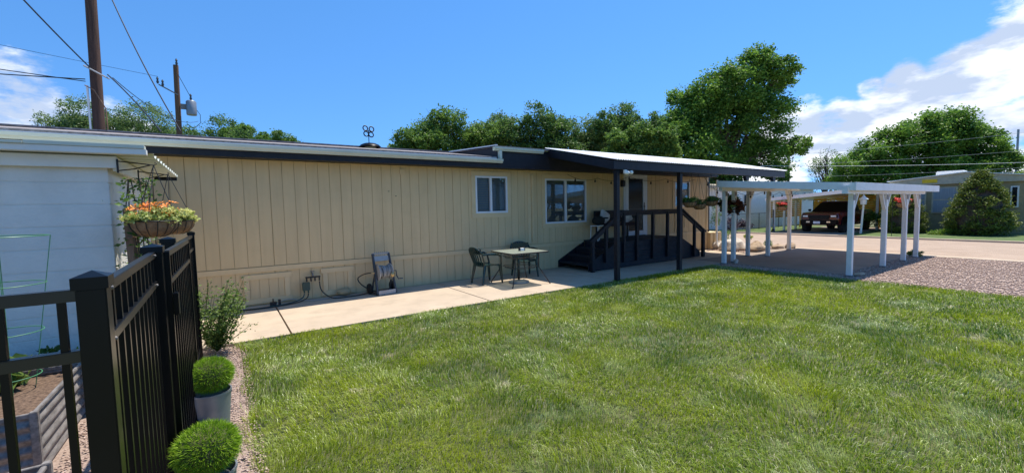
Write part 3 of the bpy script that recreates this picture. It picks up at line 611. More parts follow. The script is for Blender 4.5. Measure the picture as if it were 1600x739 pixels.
# hanging baskets
def basket(cx, cy, cz, r, apex, name, label, leafm, n, flowers=None, group=None, lsize=.05, spread=1.2, seed=1, fsize=.05, trail=0.):
    t = thing(name, label, 'hanging basket', (cx, cy, cz), group)
    prof = [(r * .35, -r * .80), (r * .68, -r * .66), (r * .92, -r * .34), (r, 0), (r * .93, .0), (r * .8, -.05)]
    MB().lathe(prof, (cx, cy, cz), 22).build('basket', M['coir'], t)
    ws = MB()
    for k in range(3): a = 2 * PI * k / 3 + .4; ws.tube([(cx + r * math.cos(a), cy + r * math.sin(a), cz), apex], .0035, 5)
    ws.build('hanger', M['wire'], t)
    ri = MB().tube([(cx + r * 1.01 * math.cos(a), cy + r * 1.01 * math.sin(a), cz) for a in [2 * PI * k / 24 for k in range(24)]], .006, 6, closed=True)
    for k in range(14):
        a = 2 * PI * k / 14; ri.tube([(cx + q * 1.02 * math.cos(a), cy + q * 1.02 * math.sin(a), cz + z) for q, z in prof[:4]], .003, 4)
    ri.build('wire_frame', M['wire'], t)
    P, tone = blob_points([(cx, cy, cz + r * .25, r * spread, r * spread, r * .55)], n, seed, 12, .45)
    if trail:
        P2, t2 = blob_points([(cx, cy, cz - r * .3, r * spread, r * spread, r * trail)], n // 2, seed + 3, 9, .4); P = np.concatenate([P, P2]); tone = np.concatenate([tone, t2])
    V, F, rr = leaves(P, lsize, seed, tone=tone); np_mesh('foliage', V, F, leafm, t, rr)
    if flowers:
        fm, nf, hz = flowers; mb = MB(); rg = random.Random(seed)
        for _ in range(nf):
            a = rg.uniform(0, 6.28); q = r * rg.uniform(0, 1) ** .5 * .95; c = Vector((cx + q * math.cos(a), cy + q * math.sin(a), cz + hz * rg.uniform(.25, 1.35))); tilt = Vector((rg.uniform(-.7, .3), rg.uniform(-.9, .3), 1)).normalized()
            u = tilt.orthogonal().normalized(); v = tilt.cross(u)
            for k in range(6):
                b = 2 * PI * k / 6; d = u * math.cos(b) + v * math.sin(b); s_ = tilt.cross(d); L_ = fsize
                mb.add([c, c + d * L_ * .6 + s_ * L_ * .22 + tilt * L_ * .25, c + d * L_ + tilt * L_ * .2, c + d * L_ * .6 - s_ * L_ * .22 + tilt * L_ * .25], [(0, 1, 2, 3)])
        mb.build('flowers', M[fm], t, smooth=False)
    return t
basket(10.0, 6.5, 1.70, .17, (10.05, 6.5, 2.45), 'hanging_basket', 'small hanging basket nearest the right porch post, leftmost of the porch trio', M['elm'], 420, None, 'small baskets hanging at the porch end', seed=2)
basket(10.42, 6.5, 1.64, .17, (10.38, 6.5, 2.45), 'hanging_basket', 'lowest small coir basket, in the middle of the porch trio', M['shrub'], 220, None, 'small baskets hanging at the porch end', seed=3, spread=.9)
basket(10.98, 6.5, 1.72, .17, (10.95, 6.5, 2.45), 'hanging_basket', 'small hanging basket with light leaves beside the white downspout', M['shrub'], 650, None, 'small baskets hanging at the porch end', seed=4)
basket(12.05, 6.52, 1.60, .23, (12.05, 6.52, 2.12), 'hanging_basket', 'large hanging basket with rusty and green drooping leaves under the white carport', M['rleaf'], 1300, None, None, .10, 1.45, 5, trail=1.2)
P, tone = blob_points([(12.05, 6.52, 1.66, .38, .38, .22)], 500, 77, 10, .5); V, F, rr = leaves(P, .12, 5, narrow=.3)
np_mesh('green_foliage', V, F, M['shrub'], bpy.data.objects['hanging_basket.003'], rr)

# ================================================================== SHED (white block)
SX, SY, SY1 = -.87, 5.5, 8.02
shed = thing('shed', 'white painted block shed at the left edge with a flat corrugated roof', 'shed', (SX - 2, SY, 0))
bk = MB(); z = -.04; row = 0
while z < 2.1:
    x = SX - 6.2 + (.0 if row % 2 else .2); 
    bk.box(SX - 6.2, SX - .0, SY, SY + .19, z + .003, min(z + .199, 2.12)); z += .201; row += 1
bk.build('front_wall', M['block'], shed, bevel=.004)
MB().box(SX - 6.2, SX - .01, SY + .006, SY + .185, -.05, 2.12).build('mortar', M['shedtrim'], shed)
sw = MB(); z = -.04
while z < 2.1: sw.box(SX - .19, SX, SY + .1905, SY1, z + .003, min(z + .199, 2.12)); z += .201
sw.build('side_wall', M['block'], shed, bevel=.004)
MB().box(SX - .18, SX - .006, SY + .192, SY1 - .01, -.05, 2.12).build('mortar', M['shedtrim'], shed)
MB().box(SX - 6.2, SX - .2, SY1 - .2, SY1, 0, 2.12).build('back_wall', M['block'], shed)
MB().box(SX - 6.5, SX + .08, SY - .07, SY - .03, 2.105, 2.215).build('front_fascia', M['shedtrim'], shed, bevel=.003)
MB().box(SX + .0405, SX + .08, SY - .029, SY1 + .12, 2.08, 2.21).build('side_fascia', M['shedtrim'], shed, bevel=.003)
MB().box(SX - 6.5, SX + .04, SY - .029, SY1 + .1, 2.125, 2.20).build('soffit', M['shedtrim'], shed)
MB().box(SX - 6.6, -.56, SY - .20, SY - .10, 2.225, 2.28).build('gutter', M['shedtrim'], shed, bevel=.004)
MB().box(SX - 6.6, -1.35, SY - .22, SY - .095, 2.281, 2.305).box(-1.349, -.57, SY - .21, SY - .095, 2.281, 2.315).build('roof_edge', M['gutter'], shed, bevel=.003)
# corrugated roof: ribs run along x, overhanging the side
cv = MB(); y = SY - .10; V = []; F = []; k = int((SY1 + .14 - y) / .25 * 8)
x0_, x1_ = SX - 6.5, -.52
for i in range(k + 1):
    yy = y + i * (SY1 + .14 - y) / k; d = .02 * (1 if (i % 8) in (0, 1, 2) else -.6)
    V += [(x0_, yy, 2.255 + d), (x1_, yy, 2.235 + d), (x0_, yy, 2.250 + d), (x1_, yy, 2.230 + d)]
for i in range(k): a = 4 * i; b = a + 4; F += [(a, a + 1, b + 1, b), (a + 2, b + 2, b + 3, a + 3), (a + 1, a + 3, b + 3, b + 1)]
cv.add(V, F).build('roof', M['gutter'], shed, smooth=False)
MB().box(-1.1, -.53, SY1 + .142, SY1 + .155, 2.17, 2.26).build('roof_flashing', M['navy'], shed)
def bracket(y, label):
    t = thing('plant_bracket', label, 'bracket', (SX + .08, y, 2.1), 'hooks on the shed side'); mb = MB(); x = SX + .081
    mb.bar((x + .003, y, 2.19), (x + .003, y, 2.06), .016, .006); mb.tube([(x, y, 2.17), (x + .15, y, 2.155), (x + .27, y, 2.14), (x + .29, y, 2.155), (x + .275, y, 2.17)], .006, 6); mb.tube([(x, y, 2.08), (x + .12, y, 2.10), (x + .24, y, 2.14)], .006, 6)
    mb.build('arm', M['wire'], t)
bracket(5.42, 'black wrought bracket on the shed side holding the nearer basket'); bracket(6.62, 'black wrought bracket on the shed side holding the farther basket')
basket(-.53, 5.20, 1.60, .185, (-.525, 5.42, 2.14), 'hanging_basket', 'nearer coir basket on the shed, with orange lilies and yellow-green leaves', M['yleaf'], 2000, ('orfl', 24, .13), 'large flower baskets on the shed', .032, 1.08, 12, .05)
basket(-.46, 6.30, 1.585, .19, (-.50, 6.45, 2.14), 'hanging_basket', 'farther coir basket on the shed, with mostly yellow leaves', M['yleaf'], 1800, ('orfl', 6, .09), 'large flower baskets on the shed', .04, 1.05, 13, .05)
# trellis + climbing vine
tl = thing('trellis', 'weathered wooden slat trellis leaning at the shed corner', 'trellis', (-.72, 5.3, 0))
for k, (ya, yb) in enumerate(((5.28, 5.34), (5.50, 5.55), (5.72, 5.72))): MB().bar((-.70, ya, .0), (-.74, yb, 1.72 - .03 * k), .05, .015).build('slat', M['wood'], tl)
for z in (.5, 1.0, 1.45): MB().bar((-.715, 5.22, z), (-.715, 5.80, z), .04, .012, up=(0, 0, 1)).build('rail', M['wood'], tl)
vn = thing('climbing_vine', 'dark green vine climbing the wooden trellis on the shed', 'plant', (-.66, 5.5, 0))
sv = MB()
for k in range(7):
    rg = random.Random(k); pts = [(-.66 + rg.uniform(-.04, .05), 5.3 + .07 * k, 0)]
    for q in range(8): pts.append((pts[-1][0] + rg.uniform(-.03, .03), pts[-1][1] + rg.uniform(-.06, .06), pts[-1][2] + .25))
    sv.tube(pts, .005, 5)
sv.build('stems', M['bark'], vn)
rg = np.random.default_rng(5); n_ = 1500; P = np.stack([-.66 + rg.normal(0, .07, n_), 5.5 + rg.normal(0, .17, n_), rg.uniform(.05, 1, n_) ** .8 * 2.02], 1)
P = P[rg.uniform(0, 1, n_) < .35 + .65 * (np.sin(P[:, 2] * 9 + P[:, 1] * 7) > -.2)]
V, F, rr = leaves(P, .05, 4); np_mesh('leaves', V, F, M['maple2'], vn, rr)

# ================================================================== BLACK METAL FENCE
FX = -.30; PW = .076
def fpost(y, x, z, parent, w=PW):
    MB().box(x - w / 2, x + w / 2, y - w / 2, y + w / 2, -.05, z - .045).build('post', M['black'], parent, bevel=.003)
    c = w / 2 + .006; MB().add([(x - c, y - c, z - .045), (x + c, y - c, z - .045), (x + c, y + c, z - .045), (x - c, y + c, z - .045), (x - c, y - c, z - .015), (x + c, y - c, z - .015), (x + c, y + c, z - .015), (x - c, y + c, z - .015), (x, y, z)], [(0, 3, 2, 1), (0, 1, 5, 4), (1, 2, 6, 5), (2, 3, 7, 6), (3, 0, 4, 7), (4, 5, 8), (5, 6, 8), (6, 7, 8), (7, 4, 8)]).build('post_cap', M['black'], parent, smooth=False)
def screws(x, y, parent):
    for z in (1.455, 1.31, .13): MB().ball((x, y, z), .006, 8, 6).build('screw', M['galv'], parent)
def panel(a, b, parent, ztop=1.455, z2=1.31, zb=.13, n=10, pk=.017, at=None):
    a, b = Vector((*a, 0)), Vector((*b, 0))
    for z in (ztop, z2, zb): MB().bar(a + Vector((0, 0, z)), b + Vector((0, 0, z)), .028, .030).build('rail', M['rail'], parent, bevel=.002)
    for k in range(n):
        p = a.lerp(b, (k + .5) / n)
        if at: p.x = at[k]
        MB().box(p.x - pk / 2, p.x + pk / 2, p.y - pk / 2, p.y + pk / 2, .07, ztop - .0155).build('picket', M['black'], parent)
f1 = thing('metal_fence', 'nearest black metal fence panel with the widest post in front', 'fence', (FX, 1.5, 0), 'black metal fence sections')
fpost(1.5, -.283, 1.515, f1, .058); fpost(2.8, FX, 1.51, f1); panel((-.285, 1.54), (FX, 2.76), f1, n=11); screws(-.266, 1.60, f1); screws(-.283, 2.70, f1)
g1 = thing('metal_gate', 'black metal gate leaf standing ajar in the fence line', 'gate', (FX + .05, 2.88, 0))
panel((FX + .045, 2.88), (FX + .062, 4.12), g1, 1.45, 1.30, .13, 11); MB().box(FX + .03, FX + .06, 2.86, 2.89, .07, 1.46).build('stile', M['black'], g1); MB().box(FX + .048, FX + .078, 4.11, 4.14, .07, 1.46).build('stile', M['black'], g1)
MB().box(FX + .062, FX + .085, 2.85, 2.90, 1.12, 1.24).build('hinge', M['black'], g1, bevel=.004); MB().box(FX + .062, FX + .085, 2.85, 2.90, .22, .34).build('hinge', M['black'], g1, bevel=.004)
MB().box(FX + .079, FX + .10, 4.05, 4.13, .26, .34).build('latch', M['galv'], g1, bevel=.004)
f2 = thing('metal_fence', 'farthest black metal fence panel ending by the leafy shrub', 'fence', (FX, 3.9, 0), 'black metal fence sections')
fpost(3.9, FX - .03, 1.50, f2); fpost(6.0, FX, 1.47, f2, .06); panel((FX - .02, 3.94), (FX, 5.97), f2, 1.41, 1.27, .13, 17)
f3 = thing('metal_fence', 'black metal fence section crossing the lower left corner before the garden beds', 'fence', (-1.3, 1.5, 0), 'black metal fence sections')
panel((-2.6, 1.5), (-.3125, 1.5), f3, 1.455, 1.30, .13, 20, .015, [-.343 - .104 * k for k in range(20)])

# ================================================================== GARDEN BEDS
def bed(name, label, x0, x1, y0, y1, h, mt='galv'):
    t = thing(name, label, 'garden bed', ((x0 + x1) / 2, (y0 + y1) / 2, 0), 'metal raised beds'); 
    def wall(ax, c, a, b, out):
        V = []; F = []; m_ = 40
        for i in range(m_ + 1):
            z = h * i / m_ - .03; d = out * .010 * math.sin(2 * PI * i / 8)
            V += [(c + d, a, z), (c + d, b, z)] if ax == 'x' else [(a, c + d, z), (b, c + d, z)]
        for i in range(m_): F.append((2 * i, 2 * i + 1, 2 * i + 3, 2 * i + 2))
        o = MB().add(V, F).build('side_panel', M[mt], t)
    wall('x', x1, y0, y1, 1); wall('x', x0, y0, y1, -1); wall('y', y0, x0, x1, -1); wall('y', y1, x0, x1, 1)
    r = MB(); r.box(x1 - .012, x1 + .012, y0, y1, h - .03, h - .01); r.box(x0 - .012, x0 + .012, y0, y1, h - .03, h - .01); r.box(x0 - .012, x1 + .012, y0 - .012, y0 + .012, h - .035, h - .008); r.box(x0 - .012, x1 + .012, y1 - .012, y1 + .012, h - .035, h - .008)
    r.build('rim', M[mt], t, bevel=.003)
    MB().box(x0 + .015, x1 - .015, y0 + .015, y1 - .015, 0, h - .07).build('soil', M['soil'], t)
    for a, b in ((x1 + .006, y0), (x1 + .006, y1), (x0 - .006, y0)): MB().box(a - .02, a + .02, b - .02, b + .02, 0, h).build('corner', M[mt], t, bevel=.004)
    return t
bed('raised_bed', 'long galvanised raised bed behind the fence beside the pink gravel', -2.1, -1.07, 3.92, 5.05, .42)
bed('raised_bed', 'low silver raised bed against the white shed wall', -2.6, -.98, 5.14, 5.44, .40)
bed('raised_bed', 'galvanised raised bed at the very bottom left with lime leaves', -2.1, -.90, 2.2, 3.40, .28)
def plant(name, label, c, lobes, n, leaf, m, narrow=.55, seed=3, group=None, stems=4, cat='plant', sub=6, subr=.5):
    t = thing(name, label, cat, c, group); c = np.array(c)
    P, tone = blob_points([(c[0] + l[0], c[1] + l[1], c[2] + l[2], *l[3:]) for l in lobes], n, seed, sub, subr); P = P[P[:, 2] > c[2] + .01]
    V, F, r = leaves(P, leaf, seed, narrow=narrow, tone=tone[:len(P)]); np_mesh('leaves', V, F, m, t, r)
    mb = MB(); rg = random.Random(seed)
    for l in lobes:
        for _ in range(stems): mb.tube([c, (c[0] + l[0] * .5, c[1] + l[1] * .5, c[2] + l[2] * .6), (c[0] + l[0] + rg.uniform(-.5, .5) * l[3], c[1] + l[1] + rg.uniform(-.5, .5) * l[4], c[2] + l[2] + rg.uniform(-.2, .6) * l[5])], [.006, .004, .002], 5)
    mb.build('stems', M['bark'], t); return t
plant('squash_plant', 'broad light green vegetable plant in the long raised bed under the cages', (-1.75, 4.6, .35), [(0, 0, .12, .24, .24, .12), (.3, .25, .1, .2, .2, .1), (-.2, -.5, .1, .2, .25, .1)], 260, .13, M['shrub'], .8, 5)
plant('tomato_plant', 'small dark leaved plant spread along the bed against the shed wall', (-1.6, 5.28, .33), [(-.6, 0, .08, .2, .1, .10), (-.1, 0, .07, .2, .1, .08), (.35, 0, .09, .2, .1, .10)], 420, .06, M['maple2'], .6, 6)
plant('lime_plant', 'big lime green leaves at the bottom left corner of the photo', (-1.25, 2.95, .27), [(0, .0, .10, .16, .2, .10), (.1, -.35, .1, .14, .16, .1), (-.3, .1, .12, .2, .2, .1)], 110, .16, M['bright'], .45, 7)
def cage(x, y, z0, r, h, label, m, seed):
    t = thing('tomato_cage', label, 'tomato cage', (x, y, z0), 'green wire tomato cages')
    for k, f in enumerate((.12, .40, .70, 1.0)):
        rr = r * (.55 + .45 * f); MB().tube([(x + rr * math.cos(a) * .98, y + rr * math.sin(a), z0 + h * f) for a in [2 * PI * q / 28 for q in range(28)]], .0035, 5, closed=True).build('ring', M[m], t)
    for k in range(4): a = PI / 2 * k + seed; MB().tube([(x + .4 * r * math.cos(a), y + .4 * r * math.sin(a), z0 - .05), (x + r * math.cos(a), y + r * math.sin(a), z0 + h)], .003, 5).build('upright', M[m], t)
cage(-1.38, 4.72, .32, .27, 1.2, 'tall pale green wire tomato cage nearest the fence', 'cage', .3)
cage(-1.72, 4.5, .32, .25, 1.0, 'shorter dark green wire tomato cage farther left in the bed', 'cagedk', .9)

# ================================================================== TOPIARY POTS, SHRUB
def topiary(x, y, label, seed, s=1.0):
    t = thing('topiary_ball', label, 'potted plant', (x, y, 0), 'grass ball topiaries in zinc pots')
    MB().lathe([(.095 * s, -.03), (.108 * s, .15), (.122 * s, .31), (.127 * s, .31), (.127 * s, .325), (.118 * s, .325), (.11 * s, .27)], (x, y, 0), 28).build('pot', M['pot'], t)
    R_ = .150 * s; c = np.array([x, y, .445 * s]); sq = np.array([1, 1, .86])
    MB().ball(c, R_ * .9, 24, 16, sq).build('core', M['lawnbase'], t)
    rg = np.random.default_rng(seed); n = 9000; d = rg.normal(size=(n, 3)); d /= np.linalg.norm(d, axis=1)[:, None]; d = d[d[:, 2] > -.93]; n = len(d)
    B = c + d * R_ * .86 * sq; j = d + rg.normal(0, .42, d.shape); j /= np.linalg.norm(j, axis=1)[:, None]; T = B + j * (.034 * rg.uniform(.45, 1.25, (n, 1)) * (1 + .25 * np.sin(d[:, :1] * 9) * np.sin(d[:, 1:2] * 8 + 1) * np.sin(d[:, 2:] * 9 + 2)))
    wv = np.cross(j, rg.normal(size=(n, 3))); wv /= np.linalg.norm(wv, axis=1)[:, None]; wv *= .0021
    V = np.stack([B - wv, B + wv, T], 1).reshape(-1, 3); F = [np.arange(3 * n).reshape(n, 3)]
    np_mesh('blades', V, F, M['box'], t, np.repeat(rg.uniform(0, 1, n), 3))
topiary(-.135, 3.88, 'farther round green grass topiary in a zinc pot beside the fence', 1)
topiary(-.13, 2.66, 'nearer round green grass topiary in a zinc pot at the bottom edge', 2)
sh = thing('rose_shrub', 'loose leafy shrub at the end of the black fence beside the path', 'shrub', (-.14, 6.2, 0))
rg = random.Random(4); mb = MB(); pts = []
for k in range(60):
    a = rg.uniform(0, 6.28); L_ = rg.uniform(.3, .98); q = rg.uniform(.05, .42); p0 = Vector((-.14, 6.2, 0)); p1 = p0 + Vector((math.cos(a) * q * .75, math.sin(a) * q * .75, L_ * .5)); p2 = p0 + Vector((math.cos(a) * q + .08, math.sin(a) * q, L_ * rg.uniform(.8, 1)))
    mb.tube([p0, p1, p2], [.006, .004, .0015], 5)
    for _ in range(int(85 * L_)): f = rg.uniform(.15, 1); p = p0.lerp(p1, f * 2) if f < .5 else p1.lerp(p2, f * 2 - 1); pts.append(p + Vector((rg.gauss(0, .035), rg.gauss(0, .035), rg.gauss(0, .03))))
mb.build('stems', M['shrub'], sh)
V, F, rr = leaves(np.array(pts), .036, 3); np_mesh('leaves', V, F, M['shrub'], sh, rr)

# ================================================================== HOSE GEAR
FXx, FZ = 1.36, .50
fc = thing('faucet', 'brass outdoor faucet with a dark four-way splitter between the skirting hatches', 'faucet', (FXx, HY - .03, .4))
MB().tube([(FXx, HY - .001, FZ), (FXx, HY - .09, FZ), (FXx, HY - .11, FZ - .05)], .014, 8).build('spout', M['galv'], fc); MB().lathe([(.035, 0), (.035, .012)], (FXx, HY - .08, FZ + .03), 10).build('handle', M['galv'], fc)
sp = MB().box(FXx - .13, FXx + .13, HY - .13, HY - .09, FZ - .085, FZ - .055)
for q in (-.11, -.035, .035, .11): sp.tube([(FXx + q, HY - .11, FZ - .08), (FXx + q, HY - .11, FZ - .15)], .015, 8)
sp.build('splitter', M['wire'], fc, bevel=.005)
tag(MB().box(FXx - .19, FXx - .06, HY - .145, HY - .085, FZ - .31, FZ - .16).tube([(FXx - .16, HY - .11, FZ - .31), (FXx - .16, HY - .11, FZ - .36)], .016).tube([(FXx - .09, HY - .11, FZ - .31), (FXx - .09, HY - .11, FZ - .36)], .016).build('hose_timer', M['ghose'], None, (FXx - .12, HY - .11, .2), bevel=.008), 'green water timer hanging under the faucet splitter', 'hose timer')
def hose(pts, r, m, label, name='garden_hose'):
    P = [Vector(p) for p in pts]; out = []
    for i in range(len(P) - 1):
        p0, p1, p2, p3 = P[max(i - 1, 0)], P[i], P[i + 1], P[min(i + 2, len(P) - 1)]
        for k in range(8):
            t = k / 8; out.append(.5 * ((2 * p1) + (p2 - p0) * t + (2 * p0 - 5 * p1 + 4 * p2 - p3) * t * t + (3 * p1 - p0 - 3 * p2 + p3) * t ** 3))
    out.append(P[-1]); tag(MB().tube(out, r, 8).build(name, M[m], None, P[0]), label, 'hose', 'garden hoses along the wall')
hose([(1.47, 8.74, .34), (1.50, 8.70, .15), (1.66, 8.55, .02), (1.95, 8.50, .014), (2.25, 8.58, .014), (2.38, 8.62, .05), (2.22, 8.66, .20), (2.17, 8.68, .32), (2.28, 8.62, .40), (2.42, 8.50, .43)], .011, 'hose', 'black hose looping from the splitter to the hose reel')
hose([(1.20, 8.74, .13), (1.15, 8.70, .06), (.95, 8.62, .014), (.5, 8.50, .014), (0, 8.55, .014), (-.6, 8.6, .014)], .010, 'ghose', 'dark green hose lying from the timer toward the leafy shrub')
hose([(1.27, 8.74, .13), (1.22, 8.68, .05), (1.02, 8.56, .014), (.55, 8.44, .014), (.05, 8.50, .014), (-.6, 8.50, .014)], .010, 'hose', 'darker hose lying parallel in front of the green hose')
hose([(.68, 8.62, .014), (.8, 8.70, .05), (.95, 8.72, .07), (1.1, 8.68, .04), (1.4, 8.58, .012), (1.8, 8.66, .012), (2.0, 8.74, .03)], .006, 'grhose', 'thin grey hose curving under the faucet')
tag(MB().box(.62, .72, 8.56, 8.66, .0, .07).box(.75, .79, 8.58, 8.62, .0, .11).tube([(.67, 8.61, .07), (.67, 8.61, .13)], .012).build('hose_valve', M['wire'], None, (.65, 8.6, 0), bevel=.006), 'small black hose valve on the concrete below the left hatch', 'valve')
tag(MB().ball((1.90, 8.70, .085), .11, 16, 8, (1.3, .8, .62)).build('splash_stone', M['greige'], None, (1.9, 8.7, 0)), 'flat rounded grey stone against the right hatch', 'stone')
# reel cart
def loc_build(mb, R_, org): mb.v = [R_ @ v + Vector(org) for v in mb.v]; return mb
rc = thing('hose_reel_cart', 'grey plastic hose reel cart standing against the tan skirting', 'hose reel', (2.60, 8.42, 0)); RR = Matrix.Rotation(.10, 3, 'Z'); RO = (2.60, 8.42, 0)
def rb(mb, name, m, parent=rc, **k): return loc_build(mb, RR, RO).build(name, M[m], parent, **k)
for s in (-1, 1):
    rb(MB().bar((s * .19, -.14, .02), (s * .165, .10, .80), .035, .055, up=(0, 1, .2)).bar((s * .19, -.14, .03), (s * .19, .16, .03), .035, .04).bar((s * .19, .14, .05), (s * .175, .0, .42), .03, .035, up=(0, 1, 0)), 'side_frame', 'pldark', bevel=.005)
    rb(MB().lathe([(.02, -.022), (.115, -.022), (.12, 0), (.115, .022), (.02, .022)], (0, 0, 0), 24), 'wheel', 'tyre') if False else None
    w_ = MB().lathe([(.03, -.022), (.10, -.022), (.108, 0), (.10, .022), (.03, .022)], (0, 0, 0), 24); Ry = Matrix.Rotation(PI / 2, 3, 'Y'); w_.v = [Ry @ v + Vector((s * .235, .15, .108)) for v in w_.v]; rb(w_, 'wheel', 'tyre')
    d_ = MB().lathe([(.02, -.008), (.16, -.008), (.165, 0), (.16, .008), (.02, .008)], (0, 0, 0), 28); d_.v = [Ry @ v + Vector((s * .13, -.02, .44)) for v in d_.v]; rb(d_, 'reel_flange', 'plgrey')
rb(MB().bar((-.17, .075, .70), (.17, .075, .70), .02, .10, up=(0, .3, 1)), 'tray', 'plgrey', bevel=.005)
tp = MB().bar((-.18, .10, .80), (.18, .10, .80), .03, .03)
for k in range(7): tp.box(-.13 + k * .043, -.115 + k * .043, .085, .11, .76, .835)
rb(tp, 'handle', 'plgrey', bevel=.004)
hc = MB(); rg = random.Random(2)
for k in range(17):
    xx = -.112 + k * .014; q = .115 + rg.uniform(-.012, .018); hc.tube([(xx + .018 * math.sin(a * 1.0 + k), -.02 + q * math.cos(a), .44 + q * math.sin(a)) for a in [2 * PI * j / 20 for j in range(20)]], .0085, 6, closed=True)
rb(hc, 'hose_coil', 'grhose')
rb(MB().box(-.175, .175, -.165, -.145, .01, .095), 'front_panel', 'plgrey', bevel=.006); rb(MB().box(-.17, .17, -.144, .12, .05, .075), 'base_tray', 'pldark')
rb(MB().tube([(.14, -.02, .44), (.26, -.02, .44), (.27, -.02, .34), (.27, -.10, .28), (.36, -.10, .28)], .012, 8), 'crank', 'pldark')
rb(MB().ball((.115, -.18, .39), .05, 12, 8, (.9, .6, 1.1)), 'nozzle', 'brass'); rb(MB().tube([(-.19, -.02, .44), (-.25, -.0, .44)], .016, 8), 'inlet', 'brass')

# ================================================================== PATIO SET
ch = thing('patio_chair', 'dark green plastic armchair left of the patio table', 'chair', (0, 0, 0), 'green plastic patio chairs')
# local: faces +x, seat height .42
sv = MB(); nx, ny = 8, 8
V = []; F = []
for i in range(nx + 1):
    for j in range(ny + 1):
        u, v = i / nx, j / ny - .5; wid = .40 + .05 * u; V.append((-.20 + .42 * u, v * wid, .415 + .02 * u - .018 * math.cos(v * PI) - (.03 * max(0, u - .85) / .15)))
for i in range(nx):
    for j in range(ny): a = i * (ny + 1) + j; F.append((a, a + ny + 1, a + ny + 2, a + 1))
k0 = len(V); V += [(x, y, z - .02) for x, y, z in V]; F += [tuple(k0 + q for q in f[::-1]) for f in F]
for i in range(nx):
    for j, sgn in ((0, 1), (ny, -1)): a = i * (ny + 1) + j; b = a + ny + 1; F.append((a, b, b + k0, a + k0))
for j in range(ny): a = j; F.append((a, a + 1, a + 1 + k0, a + k0)); a = nx * (ny + 1) + j; F.append((a, a + k0, a + 1 + k0, a + 1))
sv.add(V, F).build('seat', M['chair'], ch)
bkm = MB()
def bp(u, v): return Vector((-.20 - .13 * v - .05 * (1 - (2 * u - 1) ** 2), (u - .5) * (.42 + .10 * v), .41 + .40 * v))
arch = [bp(u, .72 + .28 * math.sin(PI * u) ** .6) for u in [i / 14 for i in range(15)]]
bkm.tube([bp(0, 0), bp(0, .3), bp(0, .6)] + arch + [bp(1, .6), bp(1, .3), bp(1, 0)], .017, 8)
for u in (.14, .29, .43, .57, .71, .86):
    bkm.bar(bp(u, 0), bp(u, .5), .040, .010, up=(1, 0, .3)); bkm.bar(bp(u, .5), bp(.5 + (u - .5) * .8, .93 + .03 * math.sin(PI * u)), .040, .010, up=(1, 0, .3))
bkm.bar(bp(.02, .10), bp(.98, .10), .012, .07); bkm.bar(bp(.03, .80), bp(.97, .80), .012, .12)
bkm.build('backrest', M['chair'], ch)
for s in (-1, 1):
    MB().tube([(-.27, s * .235, .66), (-.10, s * .275, .665), (.10, s * .28, .65), (.19, s * .27, .60), (.20, s * .25, .50), (.215, s * .235, .42)], [.020, .024, .026, .024, .022, .02], 8).build('armrest', M['chair'], ch)
    MB().tube([(.19, s * .225, .42), (.23, s * .255, 0)], [.036, .020], 6).build('leg', M['chair'], ch)
    MB().tube([(-.19, s * .20, .42), (-.27, s * .235, 0)], [.036, .020], 6).build('leg', M['chair'], ch)
def dup(root, loc, rz, label):
    r = root.copy(); COL.objects.link(r); r.location = loc; r.rotation_euler = (0, 0, rz); r['label'] = label
    for c in list(root.children): d = c.copy(); COL.objects.link(d); d.parent = r
    return r
ch.location = (4.82, 8.10, 0); ch.rotation_euler = (0, 0, .05)
dup(ch, (5.98, 8.28, 0), -PI / 2 - .25, 'dark green plastic armchair behind the patio table, next to the wall')
tb = thing('patio_table', 'square patio table with pale glass top and dark bronze splayed legs', 'table', (5.36, 7.60, 0)); TC = Vector((5.36, 7.60, 0)); TR = Matrix.Rotation(-.06, 3, 'Z')
def rsq(h, r, n=6):
    out = []
    for cx, cy, a0 in ((h - r, h - r, 0), (-h + r, h - r, PI / 2), (-h + r, -h + r, PI), (h - r, -h + r, 3 * PI / 2)):
        for k in range(n + 1): a = a0 + PI / 2 * k / n; out.append((cx + r * math.cos(a), cy + r * math.sin(a)))
    return out
def tbb(mb, name, m, **k): mb.v = [TR @ v + TC for v in mb.v]; return mb.build(name, M[m], tb, **k)
tbb(MB().prism(rsq(.465, .07), 'z', .703, .712), 'table_top', 'tglass', smooth=False)
tbb(MB().tube([(x, y, .70) for x, y in rsq(.472, .075)], .015, 8, closed=True), 'rim', 'bronze')
for sx in (-1, 1):
    for sy in (-1, 1): tbb(MB().tube([(sx * .30, sy * .30, .70), (sx * .30, sy * .30, .36), (sx * .33, sy * .33, .30), (sx * .46, sy * .46, .03), (sx * .475, sy * .475, 0)], .0125, 8), 'leg', 'bronze')
for z in (.60, .57, .38, .35): tbb(MB().tube([(x, y, z) for x, y in rsq(.30 if z in (.6, .38) else .27, .10)], .007, 6, closed=True), 'brace_ring', 'bronze')
um = thing('umbrella_base', 'round dark umbrella base with short tube on the concrete below the table', 'umbrella base', (5.37, 7.66, 0))
MB().lathe([(.225, 0), (.23, .02), (.22, .035), (.12, .05), (.03, .06)], (5.37, 7.66, 0), 32).build('base', M['pot'], um); MB().lathe([(.024, .06), (.024, .30)], (5.37, 7.66, 0), 12).build('tube', M['black'], um)
nh = thing('napkin_holder', 'small white and black holder standing on the patio table', 'holder', (5.40, 7.58, .712))
MB().box(5.36, 5.46, 7.55, 7.62, .7125, .77).build('body', M['white'], nh, bevel=.005); MB().box(5.335, 5.355, 7.56, 7.61, .7125, .79).box(5.465, 5.485, 7.56, 7.61, .7125, .80).build('side', M['wire'], nh)

